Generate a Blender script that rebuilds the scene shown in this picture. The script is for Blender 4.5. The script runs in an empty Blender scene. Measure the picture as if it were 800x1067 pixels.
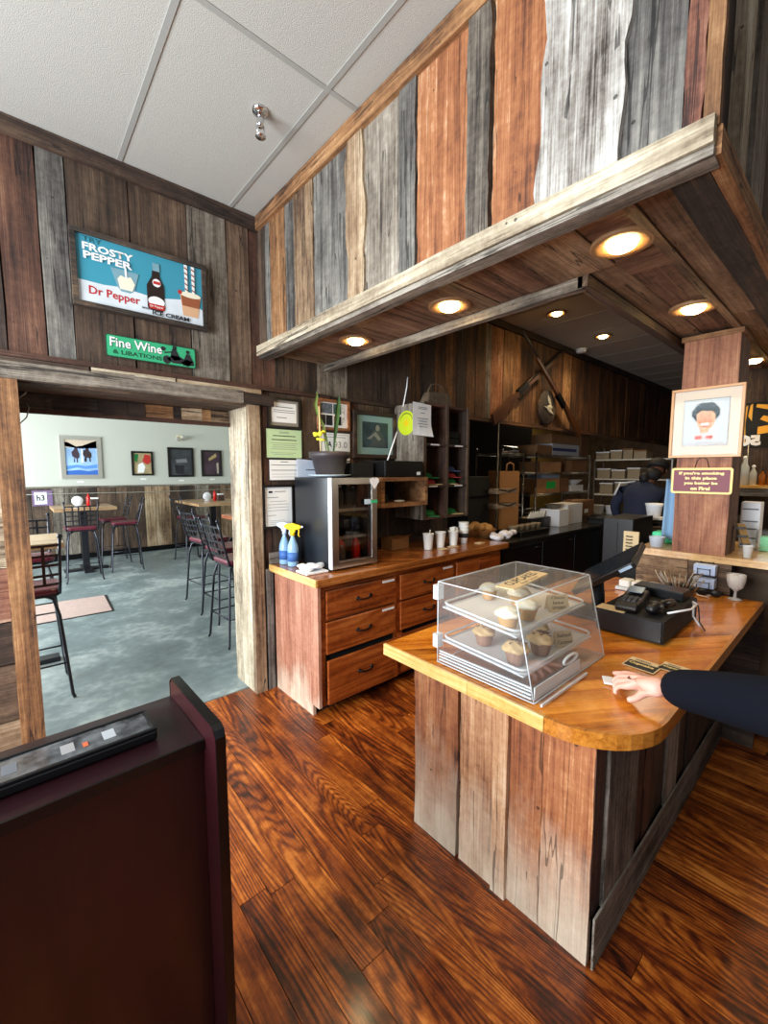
import bpy, bmesh, math, random
from mathutils import Vector, Matrix
random.seed(7)
S = bpy.context.scene
C = S.collection
PI = math.pi
# ------------------------------------------------------------------ camera
yaw, pitch, roll = .7204, .0949, -.001
F = Vector((math.sin(yaw)*math.cos(pitch), math.cos(yaw)*math.cos(pitch), -math.sin(pitch)))
Rt = Vector((math.cos(yaw), -math.sin(yaw), 0)); Up = Rt.cross(F)
r2 = Rt*math.cos(roll)+Up*math.sin(roll); u2 = -Rt*math.sin(roll)+Up*math.cos(roll)
cd = bpy.data.cameras.new('camera'); cam = bpy.data.objects.new('camera', cd); C.objects.link(cam)
cd.sensor_fit = 'HORIZONTAL'; cd.sensor_width = 36; cd.lens = 441/800*36
cd.clip_start = .02; cd.clip_end = 100
m = Matrix((r2, u2, -F)).transposed().to_4x4(); m.translation = (0, 0, 1.6)
cam.matrix_world = m
S.camera = cam
# ------------------------------------------------------------------ world, lights, exposure
w = bpy.data.worlds.new('world'); S.world = w; w.use_nodes = True
w.node_tree.nodes['Background'].inputs[0].default_value = (.75, .85, 1, 1)
w.node_tree.nodes['Background'].inputs[1].default_value = .2
S.view_settings.view_transform = 'Standard'; S.view_settings.look = 'None'
S.view_settings.gamma = 1; S.view_settings.use_curve_mapping = False
S.view_settings.exposure = .6
def area(name, loc, direction, sx, sy, power, col=(1, 1, 1), spread=PI):
    l = bpy.data.lights.new(name, 'AREA'); l.shape = 'RECTANGLE'; l.size = sx; l.size_y = sy
    l.energy = power; l.color = col; l.spread = spread
    o = bpy.data.objects.new(name, l); C.objects.link(o); o.location = loc
    o.rotation_euler = Vector(direction).to_track_quat('-Z', 'Y').to_euler(); return o
DAY = (.86, .93, 1)
area('daylight_window_left', (-2.1, 1.3, 1.8), (1, -.08, -.08), 2.1, 1.8, 200, DAY)      # storefront windows, left of the camera
area('daylight_window_front', (-.3, -2.1, 1.9), (.1, 1, -.1), 3.4, 1.6, 5, DAY)         # storefront door glass behind the camera
area('daylight_window_dining', (-2.45, 6.2, 1.7), (1, 0, -.15), 5.5, 1.9, 380, (.84, .93, 1))   # dining room windows
area('kitchen_tube', (7.6, 4.2, 3.1), (0, 0, -1), 2.0, .5, 20, (1, .86, .62))  # added warm fill for the yellow wall and shelves, no tube fitting modelled
area('kitchen_fill_b', (6.2, 1.8, 3.2), (0, 0, -1), 1.2, .3, 5, (1, .82, .6))  # second, weaker fill over the kitchen, also without a fitting
area('backbar_lamp', (4.2, -.9, 2.0), (-.1, .6, -.2), .9, .7, 8, (1, .9, .75))
# ------------------------------------------------------------------ mesh helpers
class MB:
    def __init__(s): s.v = []; s.f = []; s.sm = []
    def add(s, vs, fs, smooth=False):
        n = len(s.v); s.v += [tuple(v) for v in vs]
        for f in fs: s.f.append(tuple(i+n for i in f)); s.sm.append(smooth)
        return s
    def box(s, x0, x1, y0, y1, z0, z1, M=None):
        vs = [Vector((x, y, z)) for z in (z0, z1) for y in (y0, y1) for x in (x0, x1)]
        if M: vs = [M @ v for v in vs]
        return s.add(vs, [(0, 2, 3, 1), (4, 5, 7, 6), (0, 1, 5, 4), (1, 3, 7, 5), (3, 2, 6, 7), (2, 0, 4, 6)])
    def prism(s, pts, a0, a1, axis='z', M=None):
        """polygon pts extruded along an axis: z -> (x,y), y -> (x,z), x -> (y,z)"""
        def mk(p, a): return Vector({'z': (p[0], p[1], a), 'y': (p[0], a, p[1]), 'x': (a, p[0], p[1])}[axis])
        n = len(pts); vs = [mk(p, a0) for p in pts]+[mk(p, a1) for p in pts]
        if M: vs = [M @ v for v in vs]
        fs = [tuple(range(n))[::-1], tuple(range(n, 2*n))]+[(i, (i+1) % n, (i+1) % n+n, i+n) for i in range(n)]
        return s.add(vs, fs)
    def tube(s, pts, r, seg=8, cap=True, rad=None):
        pts = [Vector(p) for p in pts]; rings = []; up = None; vs = []; n = len(pts)
        for i, p in enumerate(pts):
            d = (pts[min(i+1, n-1)]-pts[max(i-1, 0)]).normalized()
            if up is None: up = d.orthogonal().normalized()
            up = (up-d*up.dot(d)).normalized(); sd = d.cross(up)
            rr = rad[i] if rad else r
            for k in range(seg):
                a = 2*PI*k/seg; vs.append(p+(up*math.cos(a)+sd*math.sin(a))*rr)
        fs = [(i*seg+k, i*seg+(k+1) % seg, (i+1)*seg+(k+1) % seg, (i+1)*seg+k) for i in range(n-1) for k in range(seg)]
        if cap: fs += [tuple(range(seg))[::-1], tuple((n-1)*seg+k for k in range(seg))]
        return s.add(vs, fs, True)
    def lathe(s, prof, seg=20, c=(0, 0, 0), wob=None, M=None):
        vs = []; n = len(prof)
        for i, (r, z) in enumerate(prof):
            for k in range(seg):
                a = 2*PI*k/seg; rr = r*(wob(a, i) if wob else 1)
                v = Vector((rr*math.cos(a), rr*math.sin(a), z)); v = (M @ v) if M else v
                vs.append(v+Vector(c))
        fs = [(i*seg+k, i*seg+(k+1) % seg, (i+1)*seg+(k+1) % seg, (i+1)*seg+k) for i in range(n-1) for k in range(seg)]
        fs += [tuple(range(seg))[::-1], tuple((n-1)*seg+k for k in range(seg))]
        return s.add(vs, fs, True)
    def ball(s, c, r, seg=12, rings=8, sq=(1, 1, 1), jit=0):
        pr = []
        vs = []
        for i in range(1, rings):
            t = PI*i/rings
            for k in range(seg):
                a = 2*PI*k/seg; j = 1+random.uniform(-jit, jit)
                vs.append((c[0]+r*sq[0]*j*math.sin(t)*math.cos(a), c[1]+r*sq[1]*j*math.sin(t)*math.sin(a), c[2]-r*sq[2]*j*math.cos(t)))
        n = rings-1
        fs = [(i*seg+k, i*seg+(k+1) % seg, (i+1)*seg+(k+1) % seg, (i+1)*seg+k) for i in range(n-1) for k in range(seg)]
        fs += [tuple(range(seg))[::-1], tuple((n-1)*seg+k for k in range(seg))]
        return s.add(vs, fs, True)
    def obj(s, name, mat, parent=None, bevel=0, **kw):
        me = bpy.data.meshes.new(name); me.from_pydata(s.v, [], s.f)
        me.polygons.foreach_set('use_smooth', s.sm); me.update()
        if mat: me.materials.append(mat)
        o = bpy.data.objects.new(name, me); C.objects.link(o)
        if parent: o.parent = parent
        if bevel:
            b = o.modifiers.new('bevel', 'BEVEL'); b.width = bevel; b.segments = 2; b.limit_method = 'ANGLE'; b.harden_normals = False
        for k, v in kw.items(): o[k] = v
        return o
def box(name, x0, x1, y0, y1, z0, z1, mat, parent=None, bevel=0, **kw):
    return MB().box(x0, x1, y0, y1, z0, z1).obj(name, mat, parent, bevel, **kw)
def thing(name, label, cat, loc=(0, 0, 0), rz=0, group=None):
    o = bpy.data.objects.new(name, None); C.objects.link(o); o.empty_display_size = .1
    o.location = loc; o.rotation_euler = (0, 0, rz); o['label'] = label; o['category'] = cat
    if group: o['group'] = group
    return o
def tag(o, label, cat, group=None):
    o['label'] = label; o['category'] = cat
    if group: o['group'] = group
    return o
def dup(root, loc, rz, label, group=None):
    r = root.copy(); C.objects.link(r); r.location = loc; r.rotation_euler = (0, 0, rz); r['label'] = label
    if group: r['group'] = group
    for ch in list(root.children):
        c = ch.copy(); C.objects.link(c); c.parent = r
        for g in ch.children:
            d = g.copy(); C.objects.link(d); d.parent = c
    return r
def plank(name, lo, hi, axis, mat, parent, jit=.003, seg=5, wavy=0, ph=None, **kw):
    """sawn board between two corners, its long edges slightly uneven"""
    a = {'x': 0, 'y': 1, 'z': 2}[axis]; b, c = [i for i in range(3) if i != a]
    vs = []; ph = random.uniform(0, 6) if ph is None else ph
    for i in range(seg+1):
        t = i/seg; q = lo[a]+(hi[a]-lo[a])*t
        w0 = wavy*(math.sin(t*7+ph)*.6+math.sin(t*17+ph*2)*.4); w1 = wavy*(math.sin(t*6+ph*3)*.6+math.sin(t*15+ph)*.4)
        e = [random.uniform(-jit, jit) for _ in range(4)]
        wide_b = (hi[b]-lo[b]) >= (hi[c]-lo[c])
        for (B, Cc) in ((0, 0), (1, 0), (1, 1), (0, 1)):
            v = [0, 0, 0]; v[a] = q
            v[b] = (hi[b] if B else lo[b]); v[c] = (hi[c] if Cc else lo[c])
            if wide_b: v[b] += (w1+e[1] if B else w0+e[0])
            else: v[c] += (w1+e[1] if Cc else w0+e[0])
            vs.append(v)
    fs = [(3, 2, 1, 0), tuple(seg*4+k for k in range(4))]
    for i in range(seg):
        for k in range(4): fs.append((i*4+k, i*4+(k+1) % 4, (i+1)*4+(k+1) % 4, (i+1)*4+k))
    return MB().add(vs, fs).obj(name, mat, parent, **kw)
# ------------------------------------------------------------------ material helpers
def new_mat(name):
    mt = bpy.data.materials.new(name); mt.use_nodes = True
    nt = mt.node_tree; return mt, nt, nt.nodes, nt.links, nt.nodes['Principled BSDF']
def flat(name, col, rough=.6, metal=0, bump=0, bscale=60, coat=0, emit=0, var=0, alpha=1):
    mt, nt, N, L, P = new_mat(name)
    P.inputs['Base Color'].default_value = (*col, 1); P.inputs['Roughness'].default_value = rough
    P.inputs['Metallic'].default_value = metal; P.inputs['Coat Weight'].default_value = coat
    if emit: P.inputs['Emission Color'].default_value = (*col, 1); P.inputs['Emission Strength'].default_value = emit
    if alpha < 1: P.inputs['Alpha'].default_value = alpha
    tc = N.new('ShaderNodeTexCoord'); no = N.new('ShaderNodeTexNoise'); no.inputs['Scale'].default_value = bscale
    no.inputs['Detail'].default_value = 4; L.new(tc.outputs['Object'], no.inputs['Vector'])
    if bump:
        b = N.new('ShaderNodeBump'); b.inputs['Strength'].default_value = bump; b.inputs['Distance'].default_value = .004
        L.new(no.outputs['Fac'], b.inputs['Height']); L.new(b.outputs['Normal'], P.inputs['Normal'])
    if var:
        n2 = N.new('ShaderNodeTexNoise'); n2.inputs['Scale'].default_value = bscale*.12; n2.inputs['Detail'].default_value = 5
        L.new(tc.outputs['Object'], n2.inputs['Vector'])
        mr = N.new('ShaderNodeMapRange'); mr.inputs['From Min'].default_value = .3; mr.inputs['From Max'].default_value = .7
        mr.inputs['To Min'].default_value = 1-var; mr.inputs['To Max'].default_value = 1+var; L.new(n2.outputs['Fac'], mr.inputs['Value'])
        h = N.new('ShaderNodeHueSaturation'); h.inputs['Color'].default_value = (*col, 1); L.new(mr.outputs['Result'], h.inputs['Value'])
        L.new(h.outputs['Color'], P.inputs['Base Color'])
    return mt
def srgb(*c):
    return tuple(((v/255)/12.92 if v/255 <= .04045 else ((v/255+.055)/1.055)**2.4) for v in c)
def wood(name, cols, axis='z', across=9, along=.7, rough=.75, bump=.5, contour=0, cs=26, fiber=.9, coat=0, var=.14, patch=1.6, crack=0, nails=0, sharp=1.0, lines=.16, sat=1, rot=0, bleach=None):
    """grain stretched along an axis, colour stops from dark to light, offset per object"""
    mt, nt, N, L, P = new_mat(name)
    tc = N.new('ShaderNodeTexCoord'); oi = N.new('ShaderNodeObjectInfo')
    mu = N.new('ShaderNodeMath'); mu.operation = 'MULTIPLY'; mu.inputs[1].default_value = 37.3
    L.new(oi.outputs['Random'], mu.inputs[0])
    ad = N.new('ShaderNodeVectorMath'); ad.operation = 'ADD'; L.new(tc.outputs['Object'], ad.inputs[0]); L.new(mu.outputs[0], ad.inputs[1])
    if rot:
        vr = N.new('ShaderNodeVectorRotate'); vr.rotation_type = 'Z_AXIS'; vr.inputs['Angle'].default_value = rot
        L.new(ad.outputs[0], vr.inputs['Vector']); ad = vr
    def noise(ac, al, detail, rg=.55, dist=0):
        k = N.new('ShaderNodeMapping'); k.inputs['Scale'].default_value = tuple(al if ax == axis else ac for ax in 'xyz')
        L.new(ad.outputs[0], k.inputs['Vector'])
        n = N.new('ShaderNodeTexNoise'); n.inputs['Scale'].default_value = 1; n.inputs['Detail'].default_value = detail
        n.inputs['Roughness'].default_value = rg; n.inputs['Distortion'].default_value = dist
        L.new(k.outputs[0], n.inputs['Vector']); return n.outputs['Fac']
    def mth(op, a, b=None, clamp=False):
        k = N.new('ShaderNodeMath'); k.operation = op; k.use_clamp = clamp
        for i, q in enumerate((a, b)):
            if q is None: continue
            if isinstance(q, (int, float)): k.inputs[i].default_value = q
            else: L.new(q, k.inputs[i])
        return k.outputs[0]
    fine = noise(190, 5, 3, .7)
    sawn = noise(28, 34, 5, .75)
    mid = noise(across, along, 5, .65, .5)
    pat = noise(patch*2.2, patch, 8, .68, .3)
    val = mth('ADD', mth('MULTIPLY', mid, .45), mth('MULTIPLY', pat, .55))
    if sharp != 1: val = mth('ADD', mth('MULTIPLY', mth('SUBTRACT', val, .5), sharp), .5)
    det = mth('ADD', mth('MULTIPLY', mth('SUBTRACT', fine, .5), fiber*.42), mth('MULTIPLY', mth('SUBTRACT', sawn, .5), fiber*.34))
    val = mth('ADD', val, det)
    if lines:
        st = noise(60, 1.1, 4, .7, .1)
        val = mth('ADD', val, mth('MULTIPLY', mth('SUBTRACT', st, .5), lines*3))
    if contour:
        cn = mth('ADD', noise(across*.42, along*.42, 1, .4, .2), mth('MULTIPLY', noise(40, 3, 2), .02))
        si = mth('SINE', mth('MULTIPLY', cn, cs*3)); si = mth('MULTIPLY', mth('POWER', mth('MULTIPLY', mth('ADD', si, 1), .5), 2), -contour)
        val = mth('ADD', mth('ADD', val, si), contour*.32)
    cr = N.new('ShaderNodeValToRGB'); e = cr.color_ramp.elements
    pos = [.28+.44*i/(len(cols)-1) for i in range(len(cols))]
    e[0].position = pos[0]; e[0].color = (*srgb(*cols[0]), 1); e[1].position = pos[-1]; e[1].color = (*srgb(*cols[-1]), 1)
    for p_, c_ in zip(pos[1:-1], cols[1:-1]): q = e.new(p_); q.color = (*srgb(*c_), 1)
    L.new(val, cr.inputs['Fac'])
    v = N.new('ShaderNodeMapRange'); v.inputs['To Min'].default_value = 1-var; v.inputs['To Max'].default_value = 1+var
    L.new(oi.outputs['Random'], v.inputs['Value']); vv = v.outputs['Result']; hgt = val
    if crack:
        c = mth('ABSOLUTE', mth('SUBTRACT', noise(11, .55, 3, .6, .3), .5))
        cm = mth('MULTIPLY', mth('GREATER_THAN', .0075, c), crack)
        cm = mth('MULTIPLY', cm, mth('GREATER_THAN', noise(3, 1.5, 1), .5))
        vv = mth('MULTIPLY', vv, mth('SUBTRACT', 1, cm)); hgt = mth('SUBTRACT', hgt, cm)
    if nails:
        vo = N.new('ShaderNodeTexVoronoi'); vo.inputs['Scale'].default_value = 9; L.new(ad.outputs[0], vo.inputs['Vector'])
        nm = mth('MULTIPLY', mth('GREATER_THAN', nails*.055, vo.outputs['Distance']), .75)
        vv = mth('MULTIPLY', vv, mth('SUBTRACT', 1, nm)); hgt = mth('SUBTRACT', hgt, nm)
    colr = cr.outputs['Color']
    if bleach:      # foot of the board scuffed down to bare wood
        sp = N.new('ShaderNodeSeparateXYZ'); L.new(tc.outputs['Object'], sp.inputs[0])
        bz = mth('ADD', sp.outputs['Z'], mth('MULTIPLY', mth('SUBTRACT', noise(5, 2.2, 6, .65), .5), .9))
        bm_ = N.new('ShaderNodeMapRange'); bm_.inputs['From Min'].default_value = bleach[0]; bm_.inputs['From Max'].default_value = bleach[1]
        bm_.inputs['To Min'].default_value = .85; bm_.inputs['To Max'].default_value = 0; L.new(bz, bm_.inputs['Value'])
        mxc = N.new('ShaderNodeMix'); mxc.data_type = 'RGBA'; L.new(bm_.outputs['Result'], mxc.inputs[0]); L.new(colr, mxc.inputs[6])
        c2 = N.new('ShaderNodeMix'); c2.data_type = 'RGBA'; L.new(val, c2.inputs[0]); c2.inputs[6].default_value = (*srgb(172, 144, 112), 1); c2.inputs[7].default_value = (*srgb(248, 236, 214), 1)
        L.new(c2.outputs[2], mxc.inputs[7]); colr = mxc.outputs[2]
    h = N.new('ShaderNodeHueSaturation'); L.new(colr, h.inputs['Color']); L.new(vv, h.inputs['Value']); h.inputs['Saturation'].default_value = sat
    L.new(h.outputs['Color'], P.inputs['Base Color'])
    P.inputs['Roughness'].default_value = rough; P.inputs['Coat Weight'].default_value = coat; P.inputs['Coat Roughness'].default_value = .12
    b = N.new('ShaderNodeBump'); b.inputs['Strength'].default_value = bump; b.inputs['Distance'].default_value = .006
    L.new(hgt, b.inputs['Height']); L.new(b.outputs['Normal'], P.inputs['Normal'])
    return mt
PAL = dict(
    grey=[(50, 43, 36), (98, 88, 76), (136, 126, 112), (172, 163, 148)],
    bluegrey=[(44, 40, 36), (84, 80, 75), (116, 112, 104), (152, 147, 136)],
    brown=[(34, 24, 17), (64, 48, 35), (88, 68, 52), (120, 97, 76)],
    dark=[(24, 16, 12), (46, 33, 25), (64, 47, 36), (92, 72, 56)],
    redbrown=[(34, 19, 13), (68, 42, 30), (92, 60, 44), (122, 87, 66)],
    orange=[(80, 44, 26), (134, 80, 46), (162, 106, 66), (204, 168, 134)],
    amber=[(54, 32, 18), (108, 72, 42), (144, 102, 64), (182, 142, 98)],
    tan=[(66, 46, 32), (124, 98, 72), (160, 134, 104), (196, 176, 146)],
    pale=[(84, 70, 54), (146, 130, 106), (182, 168, 142), (212, 202, 182)],
    bark=[(60, 50, 42), (138, 130, 120), (182, 177, 168), (222, 218, 211)],
    rust=[(62, 34, 26), (118, 72, 54), (148, 104, 82), (190, 158, 134)],
    kitchen=[(26, 15, 8), (62, 38, 18), (98, 60, 28), (138, 94, 48)],
    soffit=[(56, 42, 30), (104, 80, 58), (134, 108, 82), (166, 140, 112)],
    soffit_red=[(52, 34, 24), (96, 66, 48), (126, 94, 72), (158, 126, 102)],
    scorched=[(20, 16, 14), (46, 38, 32), (70, 58, 48), (110, 88, 66)])
_w = {}
def W(p, axis='z', **k):
    key = (p, axis)
    if key not in _w:
        rough = dict(bark=1.0).get(p, .6)
        _w[key] = wood('wood_%s_%s' % (p, axis), PAL[p], axis, bump=rough, crack=.7, nails=1, sharp=1.5, lines=.3 if p == 'bark' else .18, **k)
    return _w[key]
M = {}
M['backing'] = flat('dark_backing', srgb(26, 20, 16), .9)
M['black_gap'] = flat('shadow_gap', srgb(14, 11, 9), .9)
M['floor'] = wood('floor_heart_pine', [(38, 12, 5), (96, 38, 12), (156, 78, 22), (212, 128, 52)], 'y', across=9, along=1.0, rough=.33, bump=.3,
                  contour=.15, cs=105, fiber=.8, coat=.2, var=.08, patch=1.8, nails=.3, sharp=1.45, lines=.12)
M['counter'] = wood('counter_cherry_x', [(120, 58, 14), (178, 98, 30), (206, 128, 48), (226, 160, 84)], 'x', across=9, along=1.0, rough=.3, bump=.06, coat=.5, contour=.1, var=.12)
M['counter_edge'] = wood('counter_edge_pale', [(168, 118, 52), (206, 160, 88), (226, 186, 118), (240, 210, 150)], 'y', across=40, along=2, rough=.35, bump=.08, coat=.3)
M['counter_edge_x'] = wood('counter_edge_amber', [(130, 72, 18), (176, 106, 32), (200, 130, 48), (214, 152, 70)], 'x', across=40, along=2, rough=.3, bump=.08, coat=.4)
M['cab'] = wood('cabinet_cherry', [(88, 32, 8), (136, 62, 20), (164, 84, 32), (190, 112, 54)], 'x', across=8, along=1, rough=.38, bump=.08, coat=.25, contour=.12, var=.1)
M['cab_top'] = wood('cabinet_top_wood', [(92, 46, 16), (148, 82, 32), (176, 106, 48), (202, 138, 78)], 'x', across=9, along=1, rough=.33, bump=.06, coat=.4, contour=.1)
M['cab_side'] = wood('cabinet_side_veneer', [(112, 64, 46), (154, 98, 74), (182, 128, 102), (204, 158, 136)], 'z', across=5, along=.6, rough=.5, bump=.1, bleach=(-.05, .25))
M['plaster'] = flat('far_wall_plaster', srgb(196, 196, 184), .85, bump=.15, bscale=120)
M['tile'] = flat('ceiling_tile', srgb(184, 183, 175), .92, bump=.5, bscale=240)
M['grid'] = flat('ceiling_grid', srgb(158, 158, 152), .6)
M['kplaster'] = flat('kitchen_wall_paint', srgb(150, 120, 56), .8, var=.15, bscale=30)
M['stucco'] = flat('brown_stucco', srgb(84, 68, 52), .9, bump=.8, bscale=50, var=.35)
M['black'] = flat('black_plastic', srgb(10, 10, 12), .35)
M['black_matte'] = flat('black_matte', srgb(9, 9, 9), .75)
M['iron'] = flat('black_iron', srgb(22, 21, 21), .35, .6)
M['steel'] = flat('brushed_steel', srgb(180, 176, 168), .28, 1, bump=.05)
M['chrome'] = flat('chrome', srgb(220, 220, 222), .12, 1)
M['white'] = flat('white_plastic', srgb(235, 236, 238), .4)
M['paper'] = flat('paper', srgb(236, 236, 232), .8)
M['ink'] = flat('ink', srgb(30, 30, 34), .8)
M['cream'] = flat('cream_paint', srgb(240, 220, 150), .6)
def concrete():
    mt, nt, N, L, P = new_mat('stained_concrete')
    tc = N.new('ShaderNodeTexCoord'); a = N.new('ShaderNodeTexNoise'); a.inputs['Scale'].default_value = 1.9; a.inputs['Detail'].default_value = 8; a.inputs['Distortion'].default_value = .8
    b = N.new('ShaderNodeTexNoise'); b.inputs['Scale'].default_value = 14; b.inputs['Detail'].default_value = 6
    L.new(tc.outputs['Object'], a.inputs['Vector']); L.new(tc.outputs['Object'], b.inputs['Vector'])
    mx = N.new('ShaderNodeMix'); mx.inputs[0].default_value = .3; L.new(a.outputs['Fac'], mx.inputs[2]); L.new(b.outputs['Fac'], mx.inputs[3])
    cr = N.new('ShaderNodeValToRGB'); e = cr.color_ramp.elements
    e[0].position = .28; e[0].color = (*srgb(88, 98, 98), 1); e[1].position = .66; e[1].color = (*srgb(176, 184, 180), 1)
    q = e.new(.5); q.color = (*srgb(122, 134, 134), 1)
    L.new(mx.outputs[0], cr.inputs['Fac']); L.new(cr.outputs['Color'], P.inputs['Base Color'])
    P.inputs['Roughness'].default_value = .38
    bp = N.new('ShaderNodeBump'); bp.inputs['Strength'].default_value = .1; L.new(b.outputs['Fac'], bp.inputs['Height']); L.new(bp.outputs['Normal'], P.inputs['Normal'])
    return mt
M['concrete'] = concrete()
def acrylic(name, tint=(1, 1, 1), base=.04, rough=.03, k=.9, haze=0):
    """thin clear sheet: see-through, glossier at grazing angles"""
    mt, nt, N, L, P = new_mat(name); N.remove(P)
    t = N.new('ShaderNodeBsdfTransparent'); t.inputs[0].default_value = (*tint, 1)
    g = N.new('ShaderNodeBsdfGlossy'); g.inputs['Roughness'].default_value = rough
    lw = N.new('ShaderNodeLayerWeight'); lw.inputs['Blend'].default_value = .5
    pw = N.new('ShaderNodeMath'); pw.operation = 'POWER'; pw.inputs[1].default_value = 4.5; L.new(lw.outputs['Facing'], pw.inputs[0])
    ma = N.new('ShaderNodeMath'); ma.operation = 'MULTIPLY_ADD'; ma.inputs[1].default_value = k; ma.inputs[2].default_value = base; L.new(pw.outputs[0], ma.inputs[0])
    mx = N.new('ShaderNodeMixShader'); L.new(ma.outputs[0], mx.inputs[0]); L.new(t.outputs[0], mx.inputs[1]); L.new(g.outputs[0], mx.inputs[2])
    if haze:
        df = N.new('ShaderNodeBsdfTranslucent'); d2 = N.new('ShaderNodeBsdfDiffuse'); a2 = N.new('ShaderNodeAddShader'); L.new(df.outputs[0], a2.inputs[0]); L.new(d2.outputs[0], a2.inputs[1])
        m2 = N.new('ShaderNodeMixShader'); m2.inputs[0].default_value = haze; L.new(mx.outputs[0], m2.inputs[1]); L.new(a2.outputs[0], m2.inputs[2]); mx = m2
    L.new(mx.outputs[0], N['Material Output'].inputs[0]); return mt
M['acrylic'] = acrylic('clear_acrylic', (.985, .99, .99), .06, .06, haze=.03)
M['glass'] = acrylic('clear_glass', (.95, .96, .96), .02)
M['dark_glass'] = acrylic('tinted_glass', (.82, .8, .78), .03)
def glow(name, col, st):
    mt, nt, N, L, P = new_mat(name); N.remove(P); e = N.new('ShaderNodeEmission'); e.inputs[0].default_value = (*col, 1); e.inputs[1].default_value = st
    L.new(e.outputs[0], N['Material Output'].inputs[0]); return mt
def text(name, body, mat, parent, wid, hei, origin, xdir, ydir, bold=.0, depth=.001, shear=0, align='L'):
    """lettering as a thin mesh: its lower-left corner at origin, running along xdir, scaled to wid x hei"""
    cu = bpy.data.curves.new(name, 'FONT'); cu.body = body; cu.offset = bold; cu.extrude = 0.0; cu.resolution_u = 2; cu.shear = shear
    cu.align_x = {'L': 'LEFT', 'C': 'CENTER'}[align]
    tmp = bpy.data.objects.new('tmp', cu); C.objects.link(tmp)
    dg = bpy.context.evaluated_depsgraph_get(); me = bpy.data.meshes.new_from_object(tmp.evaluated_get(dg))
    bpy.data.objects.remove(tmp)
    xs = [v.co.x for v in me.vertices]; ys = [v.co.y for v in me.vertices]
    x0, x1, y0, y1 = min(xs), max(xs), min(ys), max(ys)
    X = Vector(xdir).normalized(); Y = Vector(ydir).normalized(); O = Vector(origin); Z = X.cross(Y)
    for v in me.vertices:
        v.co = O+X*((v.co.x-x0)/(x1-x0)*wid)+Y*((v.co.y-y0)/(y1-y0)*hei)
    me.materials.clear(); me.materials.append(mat)
    o = bpy.data.objects.new(name, me); C.objects.link(o); o.parent = parent
    return o
# ================================================================== SETTING
def struct(o): o['kind'] = 'structure'; return o
CEIL = 3.29
# ---- floors
fl = struct(box('floor', -2.3, 10.8, -2.3, 2.94, -.08, -.012, M['black_gap']))
x = -2.3; k = 0
while x < 7.0:
    wd = .105
    y = -2.3-random.uniform(0, 1.2)
    near = -1 < x < 3.6
    while y < 2.93:
        ln = random.uniform(1.5, 2.9) if near else 9
        y0 = max(y, -2.3); y1 = min(y+ln, 2.93 if not (x > 3.5) else 2.93)
        if y1-y0 > .05: box('floor_plank', x+.0012, x+wd-.0012, y0+.001, y1-.001, -.012, 0.0+random.uniform(-.0006, .0006), M['floor'], fl)
        y += ln
    x += wd
box('floor_plank', 7.1, 10.8, -2.3, 2.93, -.012, 0, M['floor'], fl)
fd = struct(box('floor_dining', -2.6, 4.5, 2.945, 9.7, -.08, 0, M['concrete']))
fk = struct(box('floor_kitchen', 4.5, 10.8, 2.945, 5.3, -.08, 0, M['stucco']))
# ---- ceiling of lay-in tiles
ce = struct(box('ceiling', -2.3, 10.8, -2.3, 5.3, 3.30, 3.36, M['grid']))
def tiles(xs, ys, par, m, lim):
    for i in range(len(xs)-1):
        for j in range(len(ys)-1):
            a, b, c, d = xs[i]+.010, xs[i+1]-.010, ys[j]+.010, ys[j+1]-.010
            a = max(a, lim[0]); b = min(b, lim[1]); c = max(c, lim[2]); d = min(d, lim[3])
            if b-a > .03 and d-c > .03: box('ceiling_tile', a, b, c, d, 3.288, 3.302, m, par)
xs = [1.161-.61*i for i in range(-16, 7)][::-1]; ys = [1.70-1.22*i for i in range(-4, 5)][::-1]
tiles(xs, ys, ce, M['tile'], (-2.3, 10.7, -2.3, 5.2))
g = MB()
for xx in xs: g.box(xx-.012, xx+.012, -2.3, 5.2, 3.284, 3.30)
for yy in ys: g.box(-2.3, 10.7, yy-.012, yy+.012, 3.2845, 3.3)
g.obj('grid_bar', M['grid'], ce)
# ---- back wall with the doorway (W1)
wb = MB()
wb.box(-2.3, -.03, 2.862, 3.14, 0, CEIL); wb.box(-.03, 1.30, 2.862, 3.14, 2.10, CEIL); wb.box(1.30, 3.36, 2.862, 3.14, 0, CEIL)
wb.box(3.36, 10.7, 2.862, 3.0, 2.18, CEIL)
wb = struct(wb.obj('wall_back', M['backing']))
def uboard(x0, x1, p, z0=2.19, z1=3.205, d=None, **k):
    d = random.uniform(.0, .008) if d is None else d
    return plank('wall_board', (x0+.003, 2.833-d, z0), (x1-.003, 2.862, z1), 'z', W(p), wb, .0025, **k)
ub = [(-1.3, -1.0, 'brown'), (-1.0, -.72, 'dark'), (-.72, -.42, 'brown'), (-.42, -.14, 'bluegrey'), (-.14, .03, 'dark'), (.03, .183, 'redbrown'), (.183, .303, 'bluegrey'), (.303, .585, 'brown'), (.585, .896, 'brown'),
      (.896, 1.133, 'grey'), (1.133, 1.285, 'brown')]
for a, b, p in ub: uboard(a, b, p)
plank('wall_board', (1.285, 2.835, 2.19), (1.455, 2.862, 3.2), 'z', W('redbrown'), wb)
for a, b, p in [(1.455, 1.70, 'tan'), (1.70, 1.80, 'dark'), (1.80, 2.09, 'grey'), (2.09, 2.45, 'tan'), (2.45, 2.80, 'dark')]:
    uboard(a, b, 'grey' if p == 'grey' else ('brown' if p == 'tan' else p), z1=3.2)
xx = 2.80
kp = ['kitchen', 'dark', 'kitchen', 'kitchen', 'dark', 'kitchen', 'kitchen', 'grey', 'orange', 'amber', 'amber', 'kitchen', 'amber', 'kitchen', 'kitchen', 'amber', 'kitchen', 'kitchen', 'kitchen', 'kitchen']
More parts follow.
